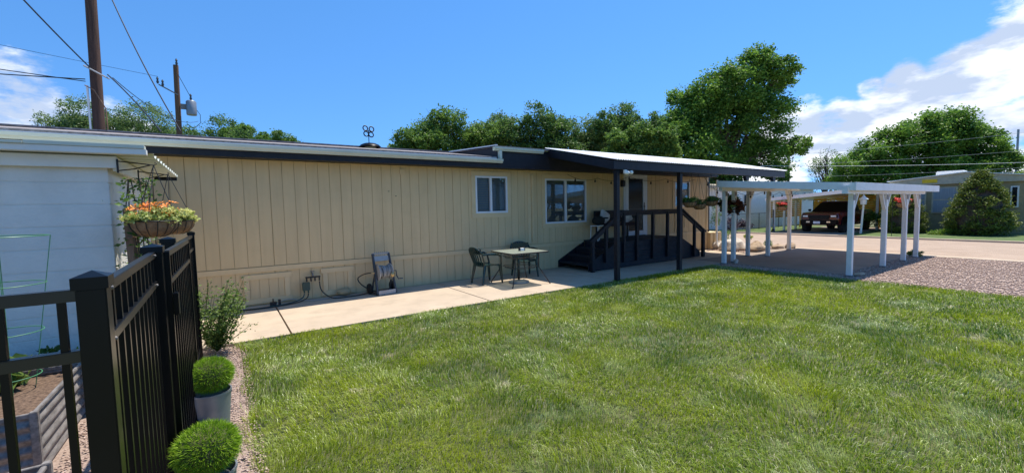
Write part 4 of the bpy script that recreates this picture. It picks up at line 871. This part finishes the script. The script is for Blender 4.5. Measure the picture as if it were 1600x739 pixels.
# ================================================================== WHITE CARPORT
cp = thing('carport', 'near white open carport with flat roof and braced posts', 'carport', (14.2, 5, 0))
def cz(y): return 2.03 + .075 * (y - 3.42)
CX0, CX1, CY0, CY1 = 11.1, 17.75, 3.38, 6.95; CYL = 6.40
mb = MB(); mb.prism([(CY0, cz(CY0) - .005), (CYL, cz(CYL) - .005), (CYL, cz(CYL) - .035), (CY0, cz(CY0) - .035)], 'x', CX0, 13.0); mb.prism([(CY0, cz(CY0) - .005), (CY1, cz(CY1) - .005), (CY1, cz(CY1) - .035), (CY0, cz(CY0) - .035)], 'x', 13.001, CX1); mb.build('roof', M['whitemetal'], cp, smooth=False)
MB().box(CX0 - .03, CX1 + .03, CY0 - .035, CY0 - .002, 1.865, cz(CY0) + .012).build('front_fascia', M['white'], cp, bevel=.003)
MB().prism([(CY0 - .001, 1.865), (CY0 - .001, cz(CY0) + .008), (CYL, cz(CYL) + .008), (CYL, cz(CYL) - .16)], 'x', CX0 - .03, CX0 - .001).build('side_fascia', M['white'], cp, smooth=False)
MB().prism([(CY0 - .001, 1.865), (CY0 - .001, cz(CY0) + .008), (CY1, cz(CY1) + .008), (CY1, cz(CY1) - .16)], 'x', CX1 + .001, CX1 + .03).build('side_fascia', M['white'], cp, smooth=False)
MB().box(11.0, 16.9, 3.47, 3.57, 1.80, 1.975).build('header_beam', M['white'], cp, bevel=.003)
MB().box(13.05, 17.0, 6.76, 6.85, 2.05, 2.235).build('header_beam', M['white'], cp, bevel=.003)
for x in np.arange(11.5, 17.6, .62): MB().prism([(3.60, cz(3.6) - .13), (6.32, cz(6.32) - .13), (6.32, cz(6.32) - .037), (3.6, cz(3.6) - .037)], 'x', x, x + .04).build('rafter', M['white'], cp, smooth=False)
MB().box(11.2, 14.2, 6.33, 6.42, 1.99, 2.115).build('cross_beam', M['white'], cp)
posts = [(11.40, 3.52, 1.80, 1), (13.60, 3.52, 1.80, 3), (15.25, 3.52, 1.80, 3), (16.40, 3.52, 1.80, 2), (11.42, 6.375, 1.99, 0), (11.90, 6.375, 1.99, 0), (13.90, 6.375, 1.99, 0), (13.55, 6.805, 2.05, 1), (16.35, 6.805, 2.05, 2)]
for x, y, zt, br in posts:
    MB().box(x - .062, x + .062, y - .062, y + .062, -.03, .012).build('base_plate', M['galv'], cp)
    p = MB().box(x - .05, x + .05, y - .05, y + .05, -.04, zt - .001).build('post', M['white'], cp, bevel=.006)
    MB().box(x - .055, x + .055, y - .054, y - .0505, zt - .14, zt - .02).build('strap', M['galv'], cp)
    if br & 1: MB().bar((x + .045, y, zt - .38), (x + .30, y, zt - .002), .04, .07, up=(0, 1, 0)).build('brace', M['white'], cp)
    if br & 2: MB().bar((x - .045, y, zt - .38), (x - .30, y, zt - .002), .04, .07, up=(0, 1, 0)).build('brace', M['white'], cp)
# ---- corner bed objects
def rock(x, y, r, sq, label, m, seed, name='boulder'): tag(MB().ball((x, y, r * sq[2] * .38), r, 18, 12, (sq[0], sq[1], sq[2] * .8), .30, seed).build(name, M[m], None, (x, y, 0)), label, 'boulder', 'boulders beyond the carport pad')
rock(14.95, 8.0, .42, (1.35, .8, .75), 'large pale boulder beside the green bush near the house corner', 'boulder', 1)
rock(15.2, 7.35, .34, (1.3, .8, .75), 'tan boulder between the two thin carport posts', 'boulder2', 2)
rock(15.15, 8.7, .3, (1.1, .9, .7), 'small pale rock behind the large boulder', 'boulder', 3)
rock(16.45, 7.22, .17, (1.7, .8, .7), 'low flat brown rock left of the back carport post', 'boulder2', 4)
rock(16.95, 7.0, .17, (1.4, .9, .8), 'low grey rock right of the back carport post', 'boulder2', 5)
rock(11.75, 6.22, .07, (1.2, .9, 1.2), 'small pale stone between the paired carport posts', 'boulder', 6)
rock(11.72, 3.45, .10, (2.0, .8, .35), 'flat broken stone at the foot of the nearest carport post', 'boulder2', 7)
plant('green_bush', 'low bright green bush beside the pale boulder', (15.9, 9.0, 0), [(0, 0, .28, .5, .5, .3), (.4, .3, .25, .4, .4, .25)], 2600, .06, M['elm'], .5, 11, cat='bush')
plant('dark_plant', 'small dark potted-size plant standing in the gravel by the back post', (16.25, 7.45, 0), [(0, 0, .16, .15, .15, .16)], 500, .05, M['maple2'], .5, 12)
plant('yellow_flowers', 'small patch of yellow flowers behind the tan boulder', (15.75, 7.9, .05), [(0, 0, .35, .14, .14, .12)], 300, .05, M['yleaf'], .7, 13, cat='flowers')
plant('post_plant', 'small dusty plant at the foot of the far carport post', (16.55, 3.55, 0), [(0, 0, .09, .2, .17, .09)], 500, .05, M['pale'], .5, 14)

# ================================================================== ACROSS THE STREET
ha = thing('white_house', 'long white lap-sided house beyond the road behind the carport', 'house', (26, 14, 0))
hb = MB(); z = 0
while z < 2.66: hb.prism([(14.0 + .0, z), (13.985, z + .002), (14.0, z + .118), (14.1, z + .118), (14.1, z)], 'x', 25.6, 37.5); z += .12
hb.build('wall', M['sidingA'], ha, smooth=False)
MB().box(25.6, 37.5, 14.101, 18, 0, 2.65).build('walls', M['sidingA'], ha)
MB().prism([(13.75, 2.68), (16, 2.95), (18.2, 2.68), (18.2, 2.62), (13.75, 2.62)], 'x', 25.3, 37.8).build('roof', M['greigetrim'], ha, smooth=False)
MB().box(25.3, 37.8, 13.72, 13.749, 2.55, 2.70).build('fascia', M['white'], ha)
for a, b, c in ((27.2, 28.0, 1.55), (34.3, 35.0, 1.6), (36.6, 37.4, 1.7), (35.7, 36.1, 1.7)):
    w_ = MB().box(a, b, 13.95, 13.98, c, c + .65).build('window', M['white'], ha); MB().box(a + .05, b - .05, 13.93, 13.949, c + .05, c + .60).build('pane', M['dglass'], w_)
MB().box(25.58, 25.599, 14.6, 15.4, .1, 2.1).build('door', M['white'], ha)
cf = thing('chain_link_fence', 'low dark chain link fence in front of the white house', 'fence', (27, 13.3, 0)); 
MB().tube([(23.9, 13.3, 1.0), (33, 13.3, 1.0)], .02, 6).build('top_rail', M['pldark'], cf)
for x in np.arange(23.9, 33.1, 1.3): MB().tube([(x, 13.3, 0), (x, 13.3, 1.02)], .022, 6).build('post', M['pldark'], cf)
cl = MB()
for x in np.arange(23.9, 33, .09): cl.tube([(x, 13.3, .05), (min(x + .45, 33), 13.3, 1.0)], .003, 3); cl.tube([(x + .45, 13.3, .05), (x, 13.3, 1.0)], .003, 3)
cl.build('mesh', M['greyw'], cf)
plant('purple_bush', 'dark purple leaved bush by the chain link fence beyond the white downspout', (23.9, 12.9, 0), [(0, 0, .5, .6, .5, .5), (.9, -.3, .35, .5, .4, .35)], 1800, .08, M['purple'], .5, 21, cat='bush')
plant('wispy_shrub', 'tall wispy dark shrub in front of the left end of the white house', (23.4, 13.6, 0), [(0, 0, 1.1, .35, .35, .8), (.5, .2, .8, .3, .3, .6)], 900, .07, M['maple2'], .5, 22, cat='shrub')
gp = thing('garden_stake', 'dark metal garden post with spread feet on the far verge', 'post', (25.2, 11.3, 0)); MB().tube([(25.2, 11.3, .02), (25.2, 11.3, 1.25)], .03, 8).build('pole', M['wire'], gp); MB().tube([(24.95, 11.1, .03), (25.2, 11.3, .22), (25.45, 11.5, .03)], .03, 6).build('feet', M['wire'], gp)
# far carport
fcp = thing('far_carport', 'low white carport across the road sheltering the red pickup', 'carport', (28, 9.5, 0))
def fz(y): return 2.22 - .085 * (y - 7.6)
MB().prism([(7.5, fz(7.5)), (11.7, fz(11.7)), (11.7, fz(11.7) - .10), (7.5, fz(7.5) - .10)], 'x', 25.2, 31.5).build('roof', M['whitemetal'], fcp, smooth=False)
MB().prism([(7.48, fz(7.48) + .02), (11.72, fz(11.72) + .02), (11.72, fz(11.72) - .16), (7.48, fz(7.48) - .16)], 'x', 25.14, 25.199).build('front_beam', M['white'], fcp, smooth=False)
for x, y in ((25.5, 11.4), (27.2, 11.6), (28.7, 11.6), (26.0, 7.95), (29.5, 7.95), (31.2, 7.95)): MB().box(x - .05, x + .05, y - .05, y + .05, 0, fz(y) - .10).build('post', M['white'], fcp)
ob = thing('orange_lattice', 'orange slatted screen at the back of the far carport', 'screen', (30.9, 11, 0))
om = MB()
for k in range(9): om.box(26.6, 31.0, 12.2, 12.23, .75 + k * .135, .75 + k * .135 + .11)
om.build('slats', M['orange'], ob); MB().box(26.6, 26.7, 12.231, 12.28, 0, 1.98).box(30.9, 31.0, 12.231, 12.28, 0, 1.98).build('frame', M['orange'], ob)
om = MB()
for k in range(9): om.box(31.2, 31.24, 8.3, 11.6, .75 + k * .135, .75 + k * .135 + .11)
om.box(31.25, 31.30, 8.3, 8.4, 0, 1.98).build('slats', M['orange'], ob)
basket(25.0, 10.75, 1.42, .28, (25.16, 10.75, 1.93), 'hanging_basket', 'red flower basket hanging at the front of the far carport', M['maple2'], 400, ('redfl', 60, .14), None, .09, 1.1, 31, .12)
basket(25.0, 5.83, 1.5, .26, (25.0, 5.83, 2.2), 'hanging_basket', 'red flower basket hanging before the small spruce across the road', M['maple2'], 300, ('redfl', 50, .14), None, .09, 1.1, 32, .12)
sb = thing('basket_stand', 'thin black crook holding the red basket before the small spruce', 'plant stand', (25.0, 6.2, 0)); MB().tube([(25.0, 6.2, 0), (25.0, 6.2, 2.15), (25.0, 6.1, 2.28), (25.0, 5.93, 2.28), (25, 5.83, 2.2)], .012, 6).build('rod', M['wire'], sb)
# pickup truck (faces -x)
tk = thing('pickup_truck', 'dark red pickup truck with black grille parked nose-out under the far carport', 'pickup truck', (25.7, 9.3, 0)); TX, TY = 25.7, 9.30; tk.scale = (.92, .90, .90)
def loft(secs):   # secs: (x, [(y,z)...]) same count
    mb = MB(); V = []; n = len(secs[0][1])
    for x, ring in secs: V += [(TX + x, TY + y, z) for y, z in ring]
    F = []
    for i in range(len(secs) - 1):
        for j in range(n): F.append((i * n + j, i * n + (j + 1) % n, (i + 1) * n + (j + 1) % n, (i + 1) * n + j))
    F += [tuple(range(n)), tuple((len(secs) - 1) * n + j for j in range(n))[::-1]]
    return mb.add(V, F)
def sec(hw, z0, z1, tw=None, r=.08):
    tw = tw if tw is not None else hw - .06
    return [(-hw + r, z0), (hw - r, z0), (hw, z0 + r), (hw, z1 - .22), (hw - .03, z1 - .10), (tw, z1), (-tw, z1), (-hw + .03, z1 - .10), (-hw, z1 - .22), (-hw, z0 + r)]
bd = loft([(.0, sec(.86, .55, 1.08)), (.08, sec(.95, .50, 1.14)), (.3, sec(1.0, .45, 1.18)), (1.35, sec(1.0, .45, 1.22)), (1.5, sec(1.0, .42, 1.24)), (3.3, sec(1.0, .42, 1.24)), (3.35, sec(.99, .45, 1.27)), (5.3, sec(.99, .5, 1.27))]).build('body', M['truckred'], tk)
cabs = [(1.30, [(-.90, 1.20), (.90, 1.20), (.90, 1.22), (.86, 1.24), (-.86, 1.24), (-.90, 1.22)]), (2.0, [(-.88, 1.20), (.88, 1.20), (.80, 1.60), (.68, 1.74), (-.68, 1.74), (-.80, 1.60)]), (2.3, [(-.88, 1.20), (.88, 1.20), (.80, 1.64), (.68, 1.80), (-.68, 1.80), (-.80, 1.64)]), (3.1, [(-.88, 1.20), (.88, 1.20), (.80, 1.64), (.68, 1.80), (-.68, 1.80), (-.80, 1.64)]), (3.3, [(-.88, 1.20), (.88, 1.20), (.84, 1.45), (.72, 1.60), (-.72, 1.60), (-.84, 1.45)])]
loft(cabs).build('cab', M['truckblk'], tk)
MB().add([(TX + 1.345, TY - .83, 1.265), (TX + 1.345, TY + .83, 1.265), (TX + 1.99, TY + .70, 1.72), (TX + 1.99, TY - .70, 1.72)], [(0, 1, 2, 3)]).build('windshield', M['dglass'], tk)
MB().prism([(TX + 2.2, TY - .68), (TX + 3.15, TY - .68), (TX + 3.15, TY + .68), (TX + 2.2, TY + .68)], 'z', 1.801, 1.83).build('roof_panel', M['truckred'], tk, bevel=.01)
gm = MB().box(TX - .035, TX + .02, TY - .52, TY + .52, .80, 1.06)
gr = gm.build('grille', M['truckblk'], tk, bevel=.02)
gl = MB()
for k in range(4): gl.box(TX - .045, TX - .036, TY - .48, TY + .48, .835 + k * .055, .85 + k * .055)
gl.build('grille_bars', M['wire'], gr)
for s in (-1, 1):
    h_ = MB().box(TX - .03, TX + .13, TY + s * .72 - .18, TY + s * .72 + .18, .90, 1.06).build('headlight', M['truckblk'], tk, bevel=.02)
    MB().box(TX - .04, TX - .0305, TY + s * .70 - .14, TY + s * .70 + .12, .94, 1.03).build('lens', M['lamp'], h_, bevel=.004)
    MB().box(TX - .085, TX - .0605, TY + s * .74 - .07, TY + s * .74 + .07, .56, .65).build('fog_light', M['lamp'], tk, bevel=.004)
    MB().box(TX + 1.45, TX + 1.62, TY + s * 1.07 - .07, TY + s * 1.07 + .07, 1.24, 1.38).build('mirror', M['truckblk'], tk, bevel=.03)
    MB().prism([(TX + .22, .48), (TX + .32, .82), (TX + .55, .96), (TX + .95, .96), (TX + 1.18, .82), (TX + 1.28, .48)], 'y', TY + s * 1.02 - .02, TY + s * 1.02 + .02).build('fender_flare', M['truckblk'], tk)
    for xx in (.75, 4.3):
        wl = MB(); Rx = Matrix.Rotation(PI / 2, 3, 'X'); wl.lathe([(.24, -.13), (.38, -.13), (.41, -.09), (.41, .09), (.38, .13), (.24, .13)], (0, 0, 0), 28); wl.v = [Rx @ v + Vector((TX + xx, TY + s * .90, .41)) for v in wl.v]
        tw_ = wl.build('wheel', M['tyre'], tk); rm = MB().lathe([(.02, -.09), (.23, -.10), (.235, .1), (.02, .09)], (0, 0, 0), 20); rm.v = [Rx @ v + Vector((TX + xx, TY + s * .92, .41)) for v in rm.v]; rm.build('rim', M['rim'], tw_)
MB().box(TX - .12, TX + .10, TY - .93, TY + .93, .50, .78).build('bumper', M['truckblk'], tk, bevel=.04)
MB().box(TX - .135, TX - .121, TY - .10, TY + .24, .55, .69).build('licence_plate', M['plate'], tk, bevel=.003)
for a, b in ((-.60, -.42), (.42, .60)): MB().box(TX - .14, TX - .121, TY + a, TY + b, .62, .69).build('tow_hook', M['chrome'], tk, bevel=.004)
# lamp post
lp = thing('lamp_post', 'white lantern on a slightly tilted white post on the far verge', 'lamp post', (26.2, 7.6, 0))
LX, LY = 26.2, 7.60
MB().tube([(LX, LY + .08, 0), (LX, LY, 1.45)], [.05, .04], 10).build('post', M['white'], lp); MB().lathe([(.05, 0), (.12, .03), (.14, .26), (.05, .27)], (LX, LY, 1.43), 6).build('lantern', M['lamp'], lp); MB().lathe([(.20, .27), (.19, .29), (.06, .42), (.02, .50)], (LX, LY, 1.43), 6).build('lamp_cap', M['white'], lp)
# house B
hbx = thing('greige_house', 'low grey-beige mobile home across the road behind the big spruce', 'house', (30, 4.5, 0))
HB0, HBy0, HBy1 = 29.2, 2.75, 7.1
MB().box(HB0, 42, HBy0, HBy1, 0, 2.36).build('walls', M['greige'], hbx)
pk = 4.6
MB().prism([(HBy0 - .2, 2.36), (HBy1 + .25, 2.36), (HBy1 + .25, 2.60), (pk, 2.86), (HBy0 - .2, 2.62)], 'x', HB0 - .15, HB0 - .001).build('gable_fascia', M['greigetrim'], hbx, smooth=False)
MB().prism([(HBy0 - .3, 2.62), (pk, 2.90), (HBy1 + .35, 2.62), (HBy1 + .35, 2.58), (pk, 2.862), (HBy0 - .3, 2.58)], 'x', HB0 - .25, 42.3).build('roof', M['white'], hbx, smooth=False)
MB().box(30.5, 31.3, 4.9, 5.9, 2.80, 3.05).build('roof_cooler', M['white'], hbx, bevel=.03)
MB().box(HB0 - .165, HB0 - .151, 5.55, 6.1, 2.44, 2.62).build('gable_vent', M['yellow'], hbx)
for a, b in ((5.95, 6.85), (4.85, 5.75), (3.9, 4.7)):
    w_ = MB().box(HB0 - .05, HB0 - .001, a, b, .95, 2.22).build('window', M['greigetrim'], hbx); MB().box(HB0 - .06, HB0 - .051, a + .06, b - .06, 1.0, 1.58).box(HB0 - .06, HB0 - .051, a + .06, b - .06, 1.63, 2.17).build('pane', M['curtain'], w_)
w_ = MB().box(HB0 - .05, HB0 - .001, 2.95, 3.2, 1.2, 2.15).build('window', M['white'], hbx); MB().box(HB0 - .06, HB0 - .051, 3.0, 3.15, 1.25, 2.1).build('pane', M['dglass'], w_)
MB().prism([(HBy0 - .01, 2.25), (HBy0 - 1.1, 1.95), (HBy0 - 1.1, 1.90), (HBy0 - .01, 2.20)], 'x', HB0 + .2, HB0 + 3).build('awning', M['white'], hbx, smooth=False)
for x in (HB0 + .3, HB0 + 2.9): MB().box(x, x + .05, HBy0 - 1.05, HBy0 - 1.0, 0, 1.9).build('awning_post', M['white'], hbx)
def spruce(x, y, h, r, label, seed, n=26000):
    t = thing('spruce', label, 'spruce', (x, y, 0), 'dense cone spruces across the road'); rg = np.random.default_rng(seed)
    MB().tube([(x, y, -.02), (x, y, h * .8)], [.09, .02], 8).build('trunk', M['bark'], t)
    k = 420; f = rg.uniform(0, 1, k) ** 1.25; a = rg.uniform(0, 2 * PI, k); prof = lambda q: r * np.clip(1.02 - q ** 2.3, 0, 1) * (.75 + .25 * np.clip(q * 6, 0, 1))
    rr = prof(f) * rg.uniform(.82, 1.06, k); cx, cy, czz = x + rr * np.cos(a), y + rr * np.sin(a), .04 + f * h
    m_ = n // k; cs = .17 * rg.uniform(.7, 1.3, k) * (h / 2.9)
    P = np.stack([cx, cy, czz], 1)[:, None] + rg.normal(0, .5, (k, m_, 3)) * cs[:, None, None] * np.array([1, 1, .55]); P = P.reshape(-1, 3); P = P[P[:, 2] > .02]
    tone = np.repeat(rg.uniform(.1, .7, k), m_)[:len(P)]
    V, F, r_ = leaves(P, .085 * (h / 2.9), seed, narrow=.4, tone=tone); np_mesh('crown', V, F, M['spruce'], t, r_)
    cr_ = MB().lathe([(max(.02, float(prof(np.array([q]))[0]) * .78), .05 + q * h * .93) for q in [i / 10 for i in range(11)]], (x, y, 0), 18); cr_.build('dark_core', M['bark'], t)  # solid dark core added inside the needles to make the crown opaque
spruce(27.7, 3.90, 2.78, 1.06, 'big dense cone-shaped spruce in front of the greige house', 41)
spruce(27.9, 6.45, 2.25, .82, 'smaller cone-shaped spruce seen between the white carport posts', 42, 16000)
plant('lime_bush', 'tiny bright green plant between the two spruces', (27.0, 5.05, 0), [(0, 0, .14, .34, .4, .14)], 700, .07, M['bright'], .5, 43)
plant('understory_bush', 'sunlit green bush behind the white lantern post', (29.3, 8.0, 0), [(0, 0, .6, .7, .6, .6), (.4, -.9, .7, .6, .6, .7)], 3000, .09, M['elm'], .5, 44, cat='bush')
for k, (x, y, h, r) in enumerate(((33.5, 8.6, 2.4, 1.1), (35, 11, 2.8, 1.4), (34.0, 7.4, 2.6, 1.2))):
    plant('dark_bush', ('dark bush behind the lantern post', 'dark bush behind the far carport roof', 'dark bush at the back corner of the greige house')[k], (x, y, 0), [(0, 0, h * .5, r, r, h * .5)], 2600, .12, M['maple2'], .5, 50 + k, cat='bush', group='dark bushes behind the far carport', sub=14)

# ================================================================== UTILITY POLES
p1 = thing('utility_pole', 'thick dark brown utility pole rising just behind the tan home', 'utility pole', (-2.30, 14, 0))
MB().tube([(-2.33, 14, 0), (-2.30, 14, 3.6), (-2.22, 14, 9.5)], [.125, .112, .100], 16).build('pole', M['pole'], p1)
MB().box(-2.455, -2.42, 13.93, 13.97, 0, 4.72).build('conduit', M['white'], p1)
MB().tube([(-2.45, 13.86, 5.15), (-2.2, 13.82, 5.0), (-2.02, 13.84, 4.9)], .02, 6).build('clamp', M['greyw'], p1)
MB().tube([(-2.46, 13.85, 4.7), (-2.3, 13.80, 4.6), (-2.13, 13.84, 4.2), (-2.12, 13.84, 3.0)], .012, 6).build('ground_wire', M['wood'], p1)
p2 = thing('utility_pole', 'farther lighter brown utility pole carrying a grey transformer', 'utility pole', (-1.5, 26, 0))
MB().tube([(-1.56, 26, 0), (-1.42, 26, 8.75)], [.13, .105], 14).build('pole', M['pole2'], p2)
MB().lathe([(.20, 0), (.21, .05), (.21, .62), (.17, .68), (.03, .70)], (-.93, 25.9, 6.45), 18).build('transformer', M['pot'], p2)
MB().box(-1.34, -1.1, 25.88, 25.95, 6.7, 6.95).build('bracket', M['galv'], p2)
MB().bar((-2.1, 25.95, 7.75), (-1.40, 25.9, 7.35), .05, .05).build('arm', M['galv'], p2)
for a, b in ((-2.13, 7.78), (-1.95, 7.68), (-1.38, 8.74), (-.93, 7.16)): MB().lathe([(.03, 0), (.055, .08), (.03, .16), (.05, .22), (.02, .3)], (a, 25.92, b), 8).build('insulator', M['pldark'], p2)
MB().tube([(-.93, 25.9, 7.3), (-1.1, 25.9, 7.7), (-1.35, 25.9, 8.3)], .012, 5).tube([(-.78, 25.9, 6.8), (-.6, 25.9, 6.5), (-.62, 25.9, 6.1), (-.9, 25.9, 5.8)], .012, 5).build('jumper_wire', M['wire'], p2)
p3 = thing('utility_pole', 'slim dark utility pole right of the big maple', 'utility pole', (38.8, 16.3, 0))
MB().tube([(38.8, 16.3, 0), (38.8, 16.3, 5.65)], [.12, .09], 8).build('pole', M['pole'], p3)
MB().box(38.4, 39.2, 16.25, 16.35, 5.45, 5.52).build('crossarm', M['pole'], p3)
p5 = thing('utility_pole', 'short distant pole left of the slim pole', 'utility pole', (60, 26.3, 0)); MB().tube([(60, 26.3, 0), (60, 26.3, 6.1)], [.14, .12], 8).build('pole', M['pole'], p5); MB().box(59.7, 60.3, 26.2, 26.4, 5.9, 6.0).build('crossarm', M['pole'], p5)
p4 = thing('utility_pole', 'thin pale pole at the right edge behind the tree', 'utility pole', (70.2, 7.4, 0)); MB().tube([(70.2, 7.4, 0), (70.2, 7.4, 8.8)], [.12, .09], 8).build('pole', M['greyw'], p4)
def cable(a, b, d, r, label, m='wire'): tag(MB().tube(sag(a, b, d, 20), r, 5).build('power_line', M[m], None, a), label, 'cable', 'overhead cables')
cable((-2.35, 13.85, 5.12), (-4.4, 6.0, 8.4), .25, .015, 'thick black cable rising to the top left from the near pole')
cable((-2.05, 13.85, 5.0), (-.9, 10.9, 3.3), -.05, .014, 'black cable dropping from the near pole to the tan roof')
cable((-2.0, 13.9, 7.2), (-.6, 11.0, 3.35), .15, .013, 'black cable from the top of the near pole down to the tan roof', 'wire')
cable((-2.45, 13.9, 4.80), (-14, 14.5, 6.0), .15, .010, 'upper thin cable running left from the near pole')
cable((-2.45, 13.9, 4.85), (-14, 13.5, 4.4), .12, .012, 'lower thin cable running left from the near pole')
cable((-2.1, 25.9, 8.1), (-30, 24, 11.5), .3, .008, 'faint high line running left from the far pole')
cable((-.7, 26, 6.2), (-2.0, 14.1, 5.0), .4, .010, 'thin line joining the two poles')
for k, (z1, z2) in enumerate(((5.5, 7.3), (4.7, 5.7), (3.7, 4.25))): cable((38.8, 16.25, z1), (58, 3.6, z2), .15, .009, ('highest', 'middle', 'lowest')[k] + ' thin grey line crossing in front of the large round tree', 'greyw')
cable((33.98, 16.2, 4.43), (52.4, 4.2, 4.32), .12, .014, 'bright white line passing just above the greige house', 'white')

# ================================================================== TREES
def depth_pt(px, py, d):
    v = FW * 1 + RT * ((px - 800) / 663.9) + DN * ((py - 369.5) / 663.9); return Vector((0, 0, 1.65)) + v * d
RH = Vector((RT.x, RT.y, 0)).normalized(); FH = Vector((FW.x, FW.y, 0)).normalized()
def lobes_from(base, specs, seed):
    """specs: (right, height, radius_right, radius_up) in metres around the trunk -> 3D lobes with depth spread"""
    rg = random.Random(seed); out = []
    for a, h, r1, r2 in specs:
        d = rg.uniform(-.35, .35) * max(2.5, r1); p = RH * a + FH * d; rd = (r1 + r2) / 2
        out.append((p.x, p.y, h, r1, max(rd, r1 * .8), r2))
    return out
b = depth_pt(1134, 300, 34); b.z = 0
tree('maple_tree', 'tallest dark green maple behind the porch roof with a wind-blown crown', 'tree', b, lobes_from(b, [(-3.3, 6.0, 2.6, 3.0), (-3.0, 9.6, 1.8, 1.9), (-.6, 7.0, 3.0, 3.6), (.2, 10.4, 2.6, 2.4), (-1.7, 9.4, 2.2, 2.2), (-4.6, 7.0, 1.7, 2.0), (-4.9, 5.4, 1.3, 1.3), (1.6, 10.0, 2.4, 2.4), (1.9, 12.2, 1.7, 1.5), (3.4, 11.7, 1.8, 1.3), (4.6, 11.2, 1.3, .9), (2.6, 8.2, 2.6, 2.6), (3.4, 5.2, 2.4, 2.0), (5.2, 6.0, 1.1, .9), (4.0, 4.0, 1.3, .9), (0, 4.0, 3.0, 1.6), (-4.6, 4.2, 1.5, 1.4)], 1), 80000, .21, M['maple'], .42, 3, sub=26, subr=.27)
b = depth_pt(1450, 300, 42); b.z = 0
tree('ash_tree', 'large broad green tree behind the greige house', 'tree', b, lobes_from(b, [(-6.6, 4.2, 2.4, 2.6), (-4.2, 6.2, 2.7, 2.6), (-1.8, 7.2, 2.8, 2.6), (.8, 8.2, 2.8, 2.4), (3.4, 7.8, 2.8, 2.3), (5.8, 6.6, 2.6, 1.9), (7.6, 5.2, 1.9, 1.6), (0, 4, 4, 2.4), (4.5, 3.8, 3.6, 2.2), (-4, 3.2, 3.2, 2)], 2), 74000, .25, M['maple'], .45, 8, sub=26, subr=.27)
b = depth_pt(1605, 300, 33); b.z = 0
tree('honey_locust', 'bright lime green tree at the right edge', 'tree', b, lobes_from(b, [(0, 3.0, 1.7, 1.1), (1.6, 3.6, 1.6, 1.2), (-1.2, 2.9, .9, .5)], 3), 7000, .16, M['bright'], .15, 9)
row = [  # px, top py, depth, crown half width (m), material, count, label
    (655, 203, 30, 1.9, 'elm', 'rounded green tree at the left end of the row behind the roof'),
    (705, 176, 32, 2.3, 'elm', 'tall full green tree, second in the row behind the roof'),
    (772, 181, 34, 2.5, 'pale', 'grey-green tree in the row above the low roof step'),
    (842, 170, 33, 2.4, 'maple2', 'dark crowned tree in the row above the porch gutter'),
    (905, 192, 36, 2.6, 'pale', 'lower pale tree behind the white porch roof'),
    (940, 196, 38, 2.0, 'maple2', 'darker low tree left of the tall dark tree behind the roof'),
    (983, 166, 34, 2.2, 'maple2', 'tall dark tree just left of the big maple'),
    (1003, 200, 28, 1.7, 'elm', 'light green tree tucked below the big maple'),
    (125, 160, 40, 3.0, 'pale', 'open pale tree left of the near utility pole'),
    (215, 162, 40, 3.3, 'pale', 'light green tree between the two utility poles'),
    (328, 190, 38, 3.0, 'maple2', 'low dark tree right of the far utility pole'),
    (375, 200, 42, 1.6, 'maple', 'small green treetop showing above the tan roof'),
    (450, 213, 36, 1.9, 'elm', 'small low treetop farthest right above the long roof'),
    (1292, 238, 52, 2.0, 'pale', 'thin grey-green tree in the gap beside the slim pole'),
]
for k, (px, py, d, hw, mt, lab) in enumerate(row):
    top = depth_pt(px, py, d); b = Vector((top.x, top.y, 0)); h = top.z + .5; rg = random.Random(k + 60)
    sp_ = [(rg.uniform(-.25, .25) * hw, h - hw * .5, hw * .6, hw * .55)]
    for q in range(11): sp_.append((rg.uniform(-1.15, 1.15) * hw, h - hw * rg.uniform(.65, 1.5), hw * rg.uniform(.42, .65), hw * rg.uniform(.38, .6)))
    for q in range(5): sp_.append((rg.uniform(-1.2, 1.2) * hw, max(h - hw * rg.uniform(1.5, 2.4), 1.4), hw * .75, hw * .7))
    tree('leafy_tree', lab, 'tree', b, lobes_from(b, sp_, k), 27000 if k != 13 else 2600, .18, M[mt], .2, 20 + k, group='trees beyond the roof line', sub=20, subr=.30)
b = depth_pt(1288, 300, 50); b.z = 0
dt = thing('bare_tree', 'bare dead tree branches in the gap left of the large round tree', 'tree', b); mb = MB(); rg = random.Random(9)
mb.tube([b, b + Vector((.2, 0, 3)), b + RH * .1 + Vector((0, 0, 7.2))], [.14, .1, .02], 7)
for k in range(14): s_ = b + Vector((0, 0, 2 + k * .33)); mb.tube([s_, s_ + RH * rg.uniform(-.8, .8) + Vector((0, 0, 1.0)), s_ + RH * rg.uniform(-1.2, 1.2) + Vector((0, 0, 1.9))], [.04, .025, .008], 5)
mb.build('branches', M['bark'], dt)
for k, (px, d, h, hw) in enumerate(((1262, 56, 3.2, 1.8), (1335, 46, 4.0, 2.0), (1380, 44, 3.8, 2.2))):
    p = depth_pt(px, 300, d); plant('distant_bush', ('dark green treetop low in the sky gap', 'green bush at the left foot of the large round tree', 'deep green bush under the large round tree')[k], (p.x, p.y, 0), [(0, 0, h * .5, hw, hw, h * .5), (.8, -.8, h * .4, hw, hw, h * .4)], 4000, .18, M['maple2'], .5, 70 + k, cat='bush', group='bushes under the far trees', sub=14)
